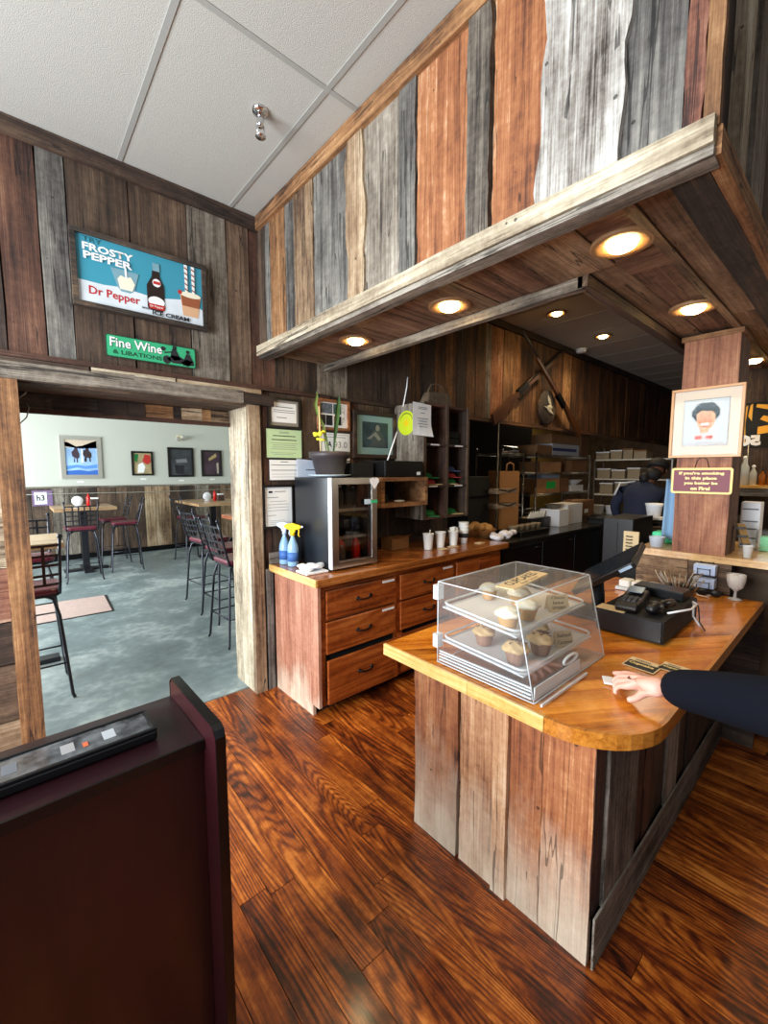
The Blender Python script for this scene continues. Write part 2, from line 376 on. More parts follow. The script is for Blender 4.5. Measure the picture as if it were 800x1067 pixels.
wds = [.14, .2, .16, .17, .15, .16, .18, .1, .24, .2, .16, .28, .22, .26, .3, .24, .3, .28, .34, .3]
i = 0
while xx < 10.6:
    wdt = wds[i % len(wds)]; uboard(xx, min(xx+wdt, 10.65), kp[i] if i < len(kp) else 'kitchen', z1=3.2, z0=2.185); xx += wdt; i += 1
# cornice, and the thin ledge strip at door-head height
plank('cornice_board', (-2.3, 2.805, 3.205), (1.37, 2.862, 3.284), 'x', W('dark', 'x'), wb, .002, 8)
plank('cornice_board', (1.9, 2.815, 3.21), (10.6, 2.862, 3.284), 'x', W('dark', 'x'), wb, .002, 12)
plank('ledge_strip', (-2.3, 2.80, 2.163), (1.9, 2.84, 2.19), 'x', W('redbrown', 'x'), wb, .0015, 8)
plank('ledge_strip', (1.9, 2.81, 2.163), (3.4, 2.84, 2.187), 'x', W('dark', 'x'), wb, .0015, 8)
plank('ledge_strip', (3.4, 2.79, 2.145), (10.6, 2.86, 2.185), 'x', W('kitchen', 'x'), wb, .0015, 12)
# boards right of the doorway, below the strip
for a, b, p in [(1.315, 1.345, 'dark'), (1.345, 1.40, 'redbrown'), (1.40, 1.66, 'brown'), (1.66, 1.80, 'brown'), (1.80, 2.12, 'brown'), (2.12, 2.2, 'redbrown'),
                (2.2, 2.55, 'brown'), (2.55, 2.84, 'dark'), (2.84, 3.1, 'dark'), (3.1, 3.36, 'dark')]:
    uboard(a, b, p, .0, 2.16)
plank('wall_board', (1.335, 2.80, 0.0), (1.385, 2.833, .90), 'z', W('bluegrey'), wb)
# boards left of the doorway
zz = 0
for h_, p in [(.32, 'tan'), (.30, 'brown'), (.22, 'dark'), (.28, 'rust'), (.9, 'pale')]:
    plank('wall_board', (-1.4, 2.825, zz+.003), (-.04, 2.862, min(zz+h_, 2.16)-.003), 'x', W(p, 'x'), wb, .004, 8); zz += h_
plank('wall_board', (-1.4, 2.825, zz+.003), (-.04, 2.862, 2.16), 'x', W('brown', 'x'), wb, .004, 8)
# ---- doorway trim
t1 = struct(plank('trim_1', (-.045, 2.79, 0), (.052, 3.16, 2.066), 'z', W('amber'), None, .002, 10))
t2 = struct(plank('trim_2', (1.236, 2.835, 0), (1.262, 3.15, 2.066), 'z', W('pale'), None, .002, 8))
t3 = struct(plank('trim_3', (1.240, 2.80, 0), (1.318, 2.834, 2.055), 'z', W('tan'), None, .002, 8))
t4 = struct(plank('trim_4', (-1.2, 2.785, 2.058), (1.20, 2.834, 2.138), 'x', W('grey', 'x'), None, .004, 14))
plank('lintel_board', (.36, 2.79, 2.132), (.78, 2.834, 2.16), 'x', W('pale', 'x'), t4, .003)
plank('lintel_board', (-.9, 2.79, 2.132), (.35, 2.838, 2.158), 'x', W('brown', 'x'), t4, .003)
plank('lintel_board', (.79, 2.792, 2.132), (1.33, 2.836, 2.16), 'x', W('tan', 'x'), t4, .003)
plank('lintel_board', (1.205, 2.788, 2.058), (1.42, 2.833, 2.128), 'x', W('dark', 'x'), t4, .003)
plank('lintel_soffit', (.05, 2.835, 2.045), (1.24, 3.14, 2.068), 'x', W('brown', 'x'), t4, .002, 10)
t5 = struct(box('trim_5', .04, 1.25, 3.151, 3.165, 1.935, 2.06, M['backing']))
a = .045
for ln, p in [(.16, 'scorched'), (.22, 'scorched'), (.16, 'dark'), (.10, 'dark'), (.17, 'amber'), (.05, 'dark'), (.14, 'tan'), (.06, 'amber'), (.17, 'tan')]:
    plank('lintel_block', (a+.001, 3.142-random.uniform(0, .006), 1.957), (min(a+ln, 1.236)-.001, 3.151, 2.04), 'x', W(p, 'x'), t5, .003, 4); a += ln
plank('lintel_rail', (.04, 3.125, 1.93), (1.24, 3.155, 1.957), 'x', W('redbrown', 'x'), t5, .002, 8)
MB().tube([(.05, 3.12, 2.0), (.085, 3.11, 2.03), (.10, 3.11, 2.06)], .004).tube([(.05, 3.10, 1.86), (.085, 3.09, 1.90), (.10, 3.1, 1.955), (.09, 3.12, 1.985)], .003).obj('loose_wire', M['grid'], t5)
# ---- dropped hood over the counter: left face
wh = MB()
wh.box(1.366, 1.45, .33, 2.83, 2.43, 3.28); wh.box(1.45, 10.6, .335, .41, 2.43, 3.28)
wh.box(1.80, 1.86, .87, 2.83, 2.43, 3.28); wh.box(1.80, 10.6, .80, .862, 2.43, 3.28)
wh = struct(wh.obj('wall_hood', M['backing']))
hb = [(2.832, 2.72, 'brown', 0), (2.72, 2.649, 'bluegrey', 0), (2.649, 2.447, 'amber', 0), (2.447, 2.33, 'bluegrey', .0), (2.33, 2.119, 'tan', .006), (2.119, 1.80, 'bluegrey', 0),
      (1.80, 1.66, 'tan', .014), (1.68, 1.42, 'grey', .0), (1.425, 1.324, 'bluegrey', .01), (1.324, 1.055, 'orange', 0), (1.055, .953, 'grey', .02), (.953, .747, 'orange', 0),
      (.765, .51, 'bark', .018), (.53, .379, 'bluegrey', 0), (.379, .333, 'rust', .0)]
for a, b, p, d in hb:
    wav = {1.80: .016, .765: .014, 1.324: .003}.get(a, 0)
    plank('hood_board', (1.346-d, b+.002, 2.44), (1.366, a-.002, 3.20), 'z', W(p), wh, .004, 14, wav)
plank('hood_corner_board', (1.343, .300, 2.44), (1.368, .333, 3.20), 'z', W('amber'), wh, .002, 10)
# the battens of the right face
for a, b, p, d in [(1.368, 1.50, 'dark', 0), (1.50, 1.68, 'dark', -.004), (1.56, 1.68, 'pale', .022), (1.68, 1.83, 'dark', 0), (1.80, 2.0, 'grey', .016), (2.0, 2.3, 'brown', 0), (2.3, 2.6, 'rust', 0),
                   (2.6, 3.0, 'brown', 0), (3, 3.4, 'grey', 0), (3.4, 3.9, 'brown', 0), (3.9, 4.5, 'brown', 0)]:
    plank('hood_board', (a+.002, .322-d, 2.44), (b-.002, .337, 3.20), 'z', W(p), wh, .004, 8)
plank('hood_top_trim', (1.322, .30, 3.20), (1.372, 2.80, 3.284), 'y', W('amber', 'y'), wh, .002, 12)
plank('hood_top_trim', (1.372, .295, 3.20), (4.5, .337, 3.284), 'x', W('amber', 'x'), wh, .002, 12)
# bottom trim
plank('hood_trim', (1.322, .303, 2.392), (1.350, 2.832, 2.458), 'y', W('pale', 'y'), wh, .002, 14)
plank('hood_trim', (1.330, .303, 2.368), (1.40, 2.80, 2.390), 'y', W('grey', 'y'), wh, .002, 14)
plank('hood_trim', (1.395, .44, 2.385), (1.43, 2.82, 2.412), 'y', W('bluegrey', 'y'), wh, .003, 14)
plank('hood_trim', (1.352, .292, 2.375), (7, .325, 2.44), 'x', W('amber', 'x'), wh, .003, 14)
plank('hood_trim', (1.40, .325, 2.375), (7, .415, 2.405), 'x', W('scorched', 'x'), wh, .003, 14)
plank('hood_trim', (1.862, .852, 2.372), (1.902, 2.83, 2.42), 'y', W('grey', 'y'), wh, .0025, 14)
plank('hood_trim', (1.862, .83, 2.372), (10.5, .872, 2.42), 'x', W('brown', 'x'), wh, .0025, 18)
# underside boards
cs_ = MB(); cs_.box(1.41, 1.866, .83, 2.83, 2.445, 2.46); cs_.box(1.41, 10.5, .41, .83, 2.445, 2.46); cs_ = struct(cs_.obj('ceiling_hood', M['backing']))
yb = [2.83, 2.62, 2.32, 1.98, 1.70, 1.50, 1.25, .97, .72]
for i in range(len(yb)-1):
    plank('soffit_board', (1.41, yb[i+1]+.003, 2.425-random.uniform(0, .006)), (1.864, yb[i]-.003, 2.445), 'x', W(['soffit', 'soffit_red', 'soffit_red', 'soffit_red', 'soffit_red', 'soffit', 'soffit_red', 'soffit'][i], 'x'), cs_, .002)
for a, b in [(1.41, 1.62), (1.62, 1.83), (1.83, 2.02)]:
    plank('soffit_board', (a+.003, .565, 2.424), (b-.003, .717, 2.445), 'y', W('soffit_red', 'y'), cs_, .002)
plank('soffit_board', (2.023, .62, 2.43), (10.5, .717, 2.445), 'x', W('soffit_red', 'x'), cs_, .002, 12)
plank('soffit_board', (1.868, .72, 2.428), (10.5, .83, 2.445), 'x', W('soffit', 'x'), cs_, .002, 12)
plank('soffit_board', (1.41, .53, 2.412), (10.4, .563, 2.435), 'x', W('soffit', 'x'), cs_, .002, 12)
plank('soffit_board', (2.023, .566, 2.424), (10.5, .617, 2.445), 'x', W('soffit_red', 'x'), cs_, .002, 12)
plank('soffit_board', (1.41, .415, 2.422), (2.9, .528, 2.445), 'x', W('soffit', 'x'), cs_, .002, 12)
plank('soffit_board', (2.903, .415, 2.422), (10.5, .528, 2.445), 'x', W('soffit', 'x'), cs_, .002, 12)
# ---- far dining room
wd_ = struct(box('wall_dining_back', -2.6, 4.5, 9.523, 9.65, 1.33, 3.1, M['plaster']))
wn = struct(box('wall_dining_wainscot', -2.6, 4.5, 9.525, 9.64, 0, 1.33, M['backing']))
a = -2.6; i = 0
while a < 4.4:
    b = min(a+random.choice([.19, .24, .28, .3]), 4.45)
    plank('wainscot_board', (a+.004, 9.505, .10), (b-.004, 9.526, 1.31), 'z', W(random.choice(['grey', 'tan', 'brown', 'brown', 'grey', 'dark'])), wn, .003, 4); a = b
struct(box('baseboard_dining', -2.6, 4.5, 9.49, 9.51, 0, .10, M['iron']))
struct(plank('trim_6', (-2.6, 9.495, 1.31), (4.5, 9.53, 1.345), 'x', W('grey', 'x'), None))
struct(box('ceiling_dining', -2.6, 4.5, 3.14, 9.7, 3.0, 3.06, M['plaster']))
wl = MB(); wl.box(-2.7, -2.6, 3.14, 9.7, 0, .75); wl.box(-2.7, -2.6, 3.14, 9.7, 2.65, 3.1); wl.box(-2.7, -2.6, 3.14, 3.4, .75, 2.65); wl.box(-2.7, -2.6, 9.0, 9.7, .75, 2.65)
struct(wl.obj('wall_dining_left', M['plaster']))
wr = MB(); wr.box(4.5, 4.6, 5.2, 9.7, 0, 3.1); wr.box(3.2, 3.3, 3.14, 5.2, 0, 3.29); wr.box(3.3, 4.6, 5.2, 5.3, 0, 3.1)
struct(wr.obj('wall_dining_right', M['plaster']))
# ---- near room outer walls (out of view), window openings left and front
wl = MB(); wl.box(-2.4, -2.3, -2.3, 2.862, 0, .78); wl.box(-2.4, -2.3, -2.3, 2.862, 2.72, CEIL); wl.box(-2.4, -2.3, 2.3, 2.862, .78, 2.72); wl.box(-2.4, -2.3, -2.3, -1.95, .78, 2.72)
struct(wl.obj('wall_left', M['stucco']))
wf = MB(); wf.box(-2.3, -2.0, -2.4, -2.3, 0, CEIL); wf.box(-2.0, 1.4, -2.4, -2.3, 2.72, CEIL); wf.box(1.4, 10.8, -2.4, -2.3, 0, CEIL)
struct(wf.obj('wall_front', M['stucco']))
# ---- kitchen shell
kb = struct(box('wall_kitchen_back', 7.2, 10.7, 5.2, 5.3, 0, CEIL, M['kplaster']))
kb2 = struct(box('wall_kitchen_shade', 3.3, 7.2, 4.1, 5.3, 0, CEIL, M['backing']))  # added near-black block standing in for the unlit depth of the kitchen
ke = struct(box('wall_right', 10.65, 10.75, -2.3, 5.3, 0, CEIL, M['stucco']))
# ---- half wall at the end of the counter, its shelf and the post
hw = struct(box('wall_half', 3.145, 3.20, .487, .985, 0, 1.052, M['backing']))
zz = .86
for h_, p in [(.19, 'brown')]:
    plank('half_wall_board', (3.122, .70, .872), (3.145, .985, 1.055), 'y', W('tan', 'y'), hw, .002)
    plank('half_wall_board', (3.124, .487, .872), (3.145, .697, 1.055), 'y', W('brown', 'y'), hw, .002)
plank('half_wall_board', (3.122, .33, 0), (3.145, .985, .82), 'y', W('dark', 'y'), hw, .002)
hs = struct(box('wall_half_stucco', 3.35, 3.45, -2.3, .53, 0, 1.05, M['stucco']))
ws = struct(plank('trim_7', (3.12, -.6, 1.056), (3.9, .99, 1.098), 'y', wood('shelf_pale', [(150, 100, 48), (196, 150, 88), (218, 178, 116), (232, 200, 144)], 'y', rough=.35, bump=.08, coat=.3), None, .002, 10))
po = thing('wooden_post', 'square plank-clad wooden post standing on the ledge, rising to the lit hood', 'post', (3.15, .66, 1.098))
plank('post_face', (0, -.133, 0), (.022, .137, 1.29), 'z', wood('post_face_wood', [(84, 42, 24), (132, 78, 50), (158, 104, 72), (186, 140, 104)], 'z', across=6, contour=.12, cs=22, rough=.6), po, .0015, 12)
plank('post_side', (.022, -.133, 0), (.27, -.113, 1.29), 'z', W('redbrown'), po, .0015)
plank('post_side', (.022, .117, 0), (.27, .137, 1.29), 'z', W('redbrown'), po, .0015)
plank('post_face', (.27, -.133, 0), (.29, .137, 1.29), 'z', W('redbrown'), po, .0015)
plank('post_cap', (-.012, -.147, 1.285), (.30, .15, 1.312), 'y', W('amber', 'y'), po, .0015)
# ================================================================== LAMPS, CEILING FITTINGS
lens_m = glow('lamp_lens', (1, .70, .28), 34)
ring_m = flat('lamp_ring', srgb(150, 112, 76), .5)
def downlight(loc, label, grp, r=.105, power=6, first=[None]):
    if first[0] is None:
        t = thing('recessed_light', label, 'light', loc, 0, grp)
        MB().lathe([(.052, .012), (.058, -.002), (.098, -.005), (.105, -.002), (.105, .012)], 28).obj('trim_ring', ring_m, t)
        MB().lathe([(.0, -.024), (.03, -.020), (.045, -.012), (.052, .002), (.052, .010)], 24).obj('lens', lens_m, t)
        first[0] = t
    else: t = dup(first[0], loc, 0, label, grp)
    l = bpy.data.lights.new('bulb', 'SPOT'); l.energy = power; l.color = (1, .74, .42); l.spot_size = 2.4; l.spot_blend = .8; l.shadow_soft_size = .07
    o = bpy.data.objects.new('bulb', l); C.objects.link(o); o.parent = t; o.location = (0, 0, -.03)
for loc, lb in [((1.71, .645, 2.4165), 'recessed warm light nearest the hood corner, the largest'), ((1.69, 1.43, 2.4165), 'middle recessed light in the long arm of the hood'),
                ((1.68, 2.18, 2.4165), 'recessed light in the hood nearest the back wall'), ((2.64, .64, 2.4165), 'recessed light in the hood just left of the wooden post'),
                ((4.18, .62, 2.4165), 'recessed hood light just right of the wooden post'), ((4.93, .64, 2.4165), 'farther recessed hood light right of the wooden post')]:
    downlight(loc, lb, 'recessed lights in the hood')
for loc, lb in [((4.50, 2.32, 3.2825), 'recessed light in the kitchen ceiling nearer the hood beam, on the left'), ((5.68, 2.31, 3.2825), 'second recessed light farther back in the kitchen ceiling')]:
    downlight(loc, lb, 'recessed lights in the kitchen ceiling', power=22)
t = thing('ceiling_detector', 'small white round detector on the kitchen ceiling above the crossed rifles', 'detector', (6.05, 2.74, 3.288))
MB().lathe([(.02, -.055), (.06, -.05), (.075, -.02), (.075, 0)], 20).obj('housing', M['white'], t)
t = thing('sprinkler_head', 'chrome sprinkler head hanging from the white ceiling tiles', 'sprinkler', (.985, 2.0, 3.288))
MB().lathe([(.01, -.018), (.034, -.014), (.038, -.002), (.038, 0)], 24).obj('escutcheon', M['chrome'], t)
MB().lathe([(.012, -.075), (.016, -.06), (.016, -.01)], 16).obj('body', M['chrome'], t)
MB().tube([(.014, 0, -.06), (.02, 0, -.085), (.006, 0, -.112)], .0035).tube([(-.014, 0, -.06), (-.02, 0, -.085), (-.006, 0, -.112)], .0035).obj('yoke', M['chrome'], t)
MB().lathe([(.024, -.118), (.024, -.114), (.006, -.11)], 16).obj('deflector', M['chrome'], t)
# ================================================================== SERVICE COUNTER (island)
ic = thing('service_counter', 'service counter clad in upright reclaimed planks, in the foreground', 'counter', (0, 0, 0))
box('core', 1.322, 3.11, .512, 1.255, 0, .822, M['black_gap'], ic)
rust_b = wood('plank_red_scuffed', [(70, 34, 18), (138, 78, 44), (170, 108, 66), (212, 164, 118)], 'z', crack=.6, nails=1, sharp=1.3, bump=.5, bleach=(.02, .5), across=5)
tan_b = wood('plank_tan_scuffed', [(84, 48, 28), (158, 108, 74), (190, 144, 104), (216, 184, 150)], 'z', crack=.6, nails=1, sharp=1.3, bump=.5, bleach=(-.05, .4))
for a, b, mt, d, wv in [(.492, .66, rust_b, 0, 0), (.662, .787, rust_b, 0, 0), (.79, .848, tan_b, .016, .002), (.852, 1.012, tan_b, .002, .004), (1.022, 1.262, rust_b, .008, .005)]:
    plank('plank', (1.30-d, a, 0), (1.322, b, .822), 'z', mt, ic, .002, 12, wv)
for a, b, p, d in [(1.303, 1.378, 'redbrown', 0), (1.382, 1.654, 'grey', .012), (1.658, 1.76, 'redbrown', 0), (1.764, 1.88, 'redbrown', .004), (1.884, 2.02, 'brown', 0), (2.024, 2.19, 'grey', .01), (2.194, 2.34, 'brown', 0),
                   (2.344, 2.55, 'dark', .01), (2.554, 2.8, 'brown', 0), (2.804, 3.1, 'dark', .005)]:
    plank('plank', (a, .490-d, .16), (b, .512, .822), 'z', W(p), ic, .002, 8)
plank('baseboard', (1.304, .472, 0), (3.1, .4785, .178), 'x', W('grey', 'x'), ic, .003, 14)
for i in range(7):
    plank('plank', (1.31+i*.257, 1.255, 0), (1.56+i*.257, 1.268, .822), 'z', W('brown'), ic, .002, 3)
# countertop: strips laid on the diagonal, clipped to a rounded outline
def rounded(x0, x1, y0, y1, r, n=10):
    P = []
    for i in range(n+1):
        a = PI+PI/2*i/n; P.append((x0+r+r*math.cos(a), y0+r+r*math.sin(a)))
    P += [(x1, y0), (x1, y1), (x0, y1)]
    return P
def clip(poly, nx, ny, d):
    out = []
    for i in range(len(poly)):
        a, b = poly[i], poly[(i+1) % len(poly)]; sa = a[0]*nx+a[1]*ny-d; sb = b[0]*nx+b[1]*ny-d
        if sa <= 0: out.append(a)
        if (sa < 0 < sb) or (sb < 0 < sa):
            t_ = sa/(sa-sb); out.append((a[0]+(b[0]-a[0])*t_, a[1]+(b[1]-a[1])*t_))
    return out
top_outline = rounded(1.147, 3.118, .335, 1.31, .25)
inner = rounded(1.160, 3.118, .348, 1.31, .237)
ct = thing('butcher_block_countertop', 'glossy amber butcher-block countertop with rounded corner on the plank-clad counter', 'countertop', (0, 0, 0))
ang = math.radians(-33); strip_m = wood('counter_cherry_strips', [(130, 64, 14), (184, 102, 24), (212, 132, 38), (230, 162, 72)], 'x', across=7, along=.9, rough=.22, bump=.03,
                                         coat=.5, contour=.1, var=.16, rot=-ang, nails=.0, sharp=1.2, lines=.08)
nx, ny = -math.sin(ang), math.cos(ang); d0 = min(p[0]*nx+p[1]*ny for p in inner); d1 = max(p[0]*nx+p[1]*ny for p in inner); q = d0
while q < d1:
    wq = .058; pl = clip(clip(inner, nx, ny, q+wq-.0004), -nx, -ny, -q)
    if len(pl) > 2:
        MB().prism(pl, .826, .870).obj('counter_strip', strip_m, ct)
    q += wq
band = MB()
def bandseg(pa, pb, qa, qb, mb): mb.add([(pa[0], pa[1], .824), (pb[0], pb[1], .824), (qb[0], qb[1], .824), (qa[0], qa[1], .824), (pa[0], pa[1], .871), (pb[0], pb[1], .871), (qb[0], qb[1], .871), (qa[0], qa[1], .871)],
    [(0, 1, 5, 4), (1, 2, 6, 5), (2, 3, 7, 6), (3, 0, 4, 7), (4, 5, 6, 7), (3, 2, 1, 0)])
n = 10
for i in range(n): bandseg(top_outline[i], top_outline[i+1], inner[i], inner[i+1], band)
bandseg(top_outline[n], top_outline[n+1], inner[n], (3.118, .348), band)
band.obj('edge_band', M['counter_edge_x'], ct)
for a, b in [(.587, .87), (.871, 1.311)]:
    box('edge_band', 1.146, 1.16, a, b, .8235, .8715, M['counter_edge'], ct, .002)
# ================================================================== CABINET RUN along the back wall
hand_m = M['iron']
def pull(parent, x, y, z):
    MB().tube([(x-.055, y, z+.006), (x-.05, y-.018, z), (x-.02, y-.026, z-.004), (x+.02, y-.026, z-.004), (x+.05, y-.018, z), (x+.055, y, z+.006)], .006, 8).lathe([(.012, 0), (.014, .004)], 10, (x-.055, y-.002, z+.004), M=Matrix.Rotation(PI/2, 4, 'X')).lathe([(.012, 0), (.014, .004)], 10, (x+.055, y-.002, z+.004), M=Matrix.Rotation(PI/2, 4, 'X')).obj('handle', hand_m, parent)
def drawer(parent, x0, x1, z0, z1, y=2.24, out=0, strip=False, hz=None):
    d = MB(); d.box(x0, x1, y-.02-out, y-out, z0, z1)
    o = d.obj('drawer', M['cab'], parent, .004)
    if out: box('drawer_box', x0+.03, x1-.03, y-out, y+.4, z0+.02, z1-.05, M['black_gap'], o)
    pull(o, (x0+x1)/2, y-.02-out, hz or (z0+z1)/2)
    if strip: box('label_strip', x1-.135, x1-.02, y-.0215-out, y-.02-out, z1-.028, z1-.012, M['white'], o)
    return o
def cabinet(x0, x1, label, left_end=False):
    c = thing('drawer_cabinet', label, 'cabinet', (0, 0, 0), 0, 'cabinets in the back counter run')
    b = MB(); b.box(x0+(.02 if left_end else .001), x1-.001, 2.262, 2.80, .09, .885); b.box(x0+.03, x1-.001, 2.32, 2.80, 0, .09)
    b.obj('carcass', M['black_gap'], c)
    f = MB(); f.box(x0+(.022 if left_end else .001), x0+.06, 2.24, 2.262, .07, .885); f.box(x1-.02, x1-.001, 2.24, 2.262, .07, .885)
    for z0, z1 in [(.84, .885), (.635, .655), (.07, .092)]: f.box(x0+.06, x1-.02, 2.241, 2.262, z0, z1)
    f.obj('face_frame', M['cab'], c)
    return c
c = cabinet(1.40, 2.09, 'three-drawer cabinet at the doorway end with lowest drawer ajar', True)
e = MB(); e.prism([(2.225+.0, .075), (2.225, .885), (2.80, .885), (2.80, 0), (2.30, 0), (2.30, .075)], 1.398, 1.42, 'x'); e.obj('end_panel', M['cab_side'], c)
drawer(c, 1.463, 2.068, .652, .838, strip=True); drawer(c, 1.46, 2.066, .42, .632, strip=True); drawer(c, 1.455, 2.062, .09, .384, out=.022, hz=.245)
c = cabinet(2.09, 2.745, 'middle drawer cabinet with one label strip, partly behind the service counter')
drawer(c, 2.115, 2.722, .652, .838, strip=True); drawer(c, 2.115, 2.722, .42, .632); drawer(c, 2.115, 2.722, .09, .384)
c = cabinet(2.745, 3.42, 'plain-door cabinet at the kitchen end of the back counter')
for a, b in ((2.765, 3.07), (3.075, 3.40)):
    d = MB().box(a, b, 2.22, 2.24, .09, .838).obj('door', M['cab'], c, .004); pull(d, (a+b)/2, 2.22, .30)
ctp = thing('wooden_worktop', 'long brown wooden worktop on the drawer cabinets by the doorway', 'worktop', (0, 0, 0))
strip2 = wood('worktop_strips', [(84, 40, 14), (138, 76, 30), (170, 100, 46), (198, 134, 76)], 'x', across=7, along=.9, rough=.25, bump=.04, coat=.45, contour=.12, nails=0, rot=math.radians(38), lines=.1)
outl = [(1.372, 2.197), (3.47, 2.197), (3.47, 2.808), (1.372, 2.808)]
nx, ny = math.sin(math.radians(-38)), math.cos(math.radians(-38)); ds = [p[0]*nx*-1+p[1]*ny for p in outl]; nx = -nx; q = min(ds)
while q < max(ds):
    pl = clip(clip(outl, nx, ny, q+.0895), -nx, -ny, -q)
    if len(pl) > 2: MB().prism(pl, .887, .936).obj('worktop_strip', strip2, ctp)
    q += .09
box('edge_band', 1.37, 3.472, 2.18, 2.197, .8865, .937, M['cab_top'], ctp, .003)
box('edge_band', 1.358, 1.372, 2.182, 2.808, .8868, .9368, M['counter_edge'], ctp, .003)
plank('backsplash', (1.36, 2.79, .9375), (1.53, 2.807, 1.02), 'x', W('grey', 'x'), ctp, .001)
plank('backsplash', (1.96, 2.79, .9375), (3.36, 2.807, 1.02), 'x', W('dark', 'x'), ctp, .001)
# ================================================================== CUPCAKE CASE on the service counter
cz = .8755
case = thing('display_case', 'clear acrylic cupcake display case on the butcher-block countertop', 'display case', (1.185, .64, cz))
AC = M['acrylic']; EDGE = flat('acrylic_edge', srgb(232, 238, 240), .15, alpha=.7)
Wd, D, H = .535, .40, .312      # width along x, depth along y, height; front slants toward y=0 side
th = .004
def quad(name, pts, par, mat=AC, t_=None, nrm=None):
    p = [Vector(v) for v in pts]; nn = (p[1]-p[0]).cross(p[2]-p[0]).normalized()*(t_ or th)
    vs = p+[v+nn for v in p]; k = len(p)
    return MB().add(vs, [tuple(range(k))[::-1], tuple(range(k, 2*k))]+[(i, (i+1) % k, (i+1) % k+k, i+k) for i in range(k)]).obj(name, mat, par)
sd = [(0, 0, 0), (0, D, 0), (0, D, H), (0, .07, H)]
quad('side_panel', sd, case); quad('side_panel', [(Wd-th, y, z) for _, y, z in sd], case)
quad('back_panel', [(0, D, 0), (0, D, H), (Wd, D, H), (Wd, D, 0)], case)
quad('top_panel', [(0, .07, H), (Wd, .07, H), (Wd, D, H), (0, D, H)], case)
quad('front_panel', [(0, 0, 0), (Wd, 0, 0), (Wd, .07, H), (0, .07, H)], case)
quad('base_panel', [(0, 0, .004), (Wd, 0, .004), (Wd, D, .004), (0, D, .004)], case)
ed = MB()
def rod(a, b, r=.0021): ed.tube([a, b], r, 6)
for xx in (0, Wd):
    rod((xx, 0, 0), (xx, D, 0)); rod((xx, D, 0), (xx, D, H)); rod((xx, D, H), (xx, .07, H)); rod((xx, .07, H), (xx, 0, 0))
for y, z in ((0, 0), (D, 0), (D, H), (.07, H)): rod((0, y, z), (Wd, y, z), .0024)
rod((.0, .235, H), (Wd, .235, H), .002)
ed.obj('edges', EDGE, case)
box('hinge', -.012, .02, D-.01, D+.014, .245, .30, EDGE, case); box('hinge', -.012, .02, D-.01, D+.014, .06, .11, EDGE, case)
# lower flap and stacked sheets at the base
fl_ = MB(); fl_.box(.008, .32, -.026, .05, .002, .008); fl_.obj('front_flap', AC, case)
e2 = MB()
for z in (.012, .024, .036, .046): e2.box(-.002, .004, .01, D-.01, z-.002, z+.002)
e2.box(.0, Wd*.6, -.028, -.022, 0, .008); e2.box(.005, Wd*.6, .0, .004, .008, .05); e2.obj('base_edges', EDGE, case)
TR = flat('frosted_tray', srgb(240, 243, 246), .25, alpha=.55)
LIN = flat('parchment', srgb(240, 240, 238), .7, alpha=.75)
def tray(z, slope, lab):
    t_ = thing('tray', lab, 'tray', (1.185, .64, cz), 0, 'trays in the cupcake case')
    b = MB(); y0, y1 = (.045 if z < .15 else .075), D-.012
    za, zb = z-slope, z
    b.add([(.012, y0, za), (Wd-.012, y0, za), (Wd-.012, y1, zb), (.012, y1, zb), (.012, y0, za+.005), (Wd-.012, y0, za+.005), (Wd-.012, y1, zb+.005), (.012, y1, zb+.005)],
          [(3, 2, 1, 0), (4, 5, 6, 7), (0, 1, 5, 4), (1, 2, 6, 5), (2, 3, 7, 6), (3, 0, 4, 7)]); b.obj('bottom', TR, t_)
    rim = MB(); rr = .03
    def path(o, zz):
        P_ = []
        for cx, cy, a0 in ((Wd-.012-o-rr, y0+o+rr, -PI/2), (Wd-.012-o-rr, y1-o-rr, 0), (.012+o+rr, y1-o-rr, PI/2), (.012+o+rr, y0+o+rr, PI)):
            for i in range(5):
                a = a0+PI/2*i/4; xx, yy = cx+rr*math.cos(a), cy+rr*math.sin(a)
                P_.append((xx, yy, za+(zb-za)*(yy-y0)/(y1-y0)+zz))
        return P_+[P_[0]]
    rim.tube(path(0, .02), .0045, 6, False); rim.tube(path(.004, .004), .003, 6, False); rim.obj('rim', EDGE, t_)
    q_ = MB(); q_.add([(.03, y0+.02, za+.0075), (Wd-.03, y0+.02, za+.0075), (Wd-.03, y1-.02, zb+.0075), (.03, y1-.02, zb+.0075)], [(0, 1, 2, 3)]); q_.obj('liner', LIN, t_)
    return lambda yy: cz+za+(zb-za)*((yy-.64)-y0)/(y1-y0)+.009
up = tray(.212, .026, 'upper clear tray of cupcakes inside the acrylic case')
lo = tray(.083, .02, 'lower clear tray of cupcakes inside the acrylic case')
wrap_m = flat('paper_cup_tan', srgb(196, 150, 92), .6, var=.2, bscale=80); wrap_d = flat('paper_cup_brown', srgb(142, 104, 82), .6, var=.2, bscale=80)
frost_m = flat('frosting_cream', srgb(240, 230, 204), .45, bump=.2, bscale=120); frost_c = flat('frosting_caramel', srgb(206, 172, 120), .4, bump=.3, bscale=90, var=.3); driz = flat('chocolate_drizzle', srgb(98, 58, 30), .3)
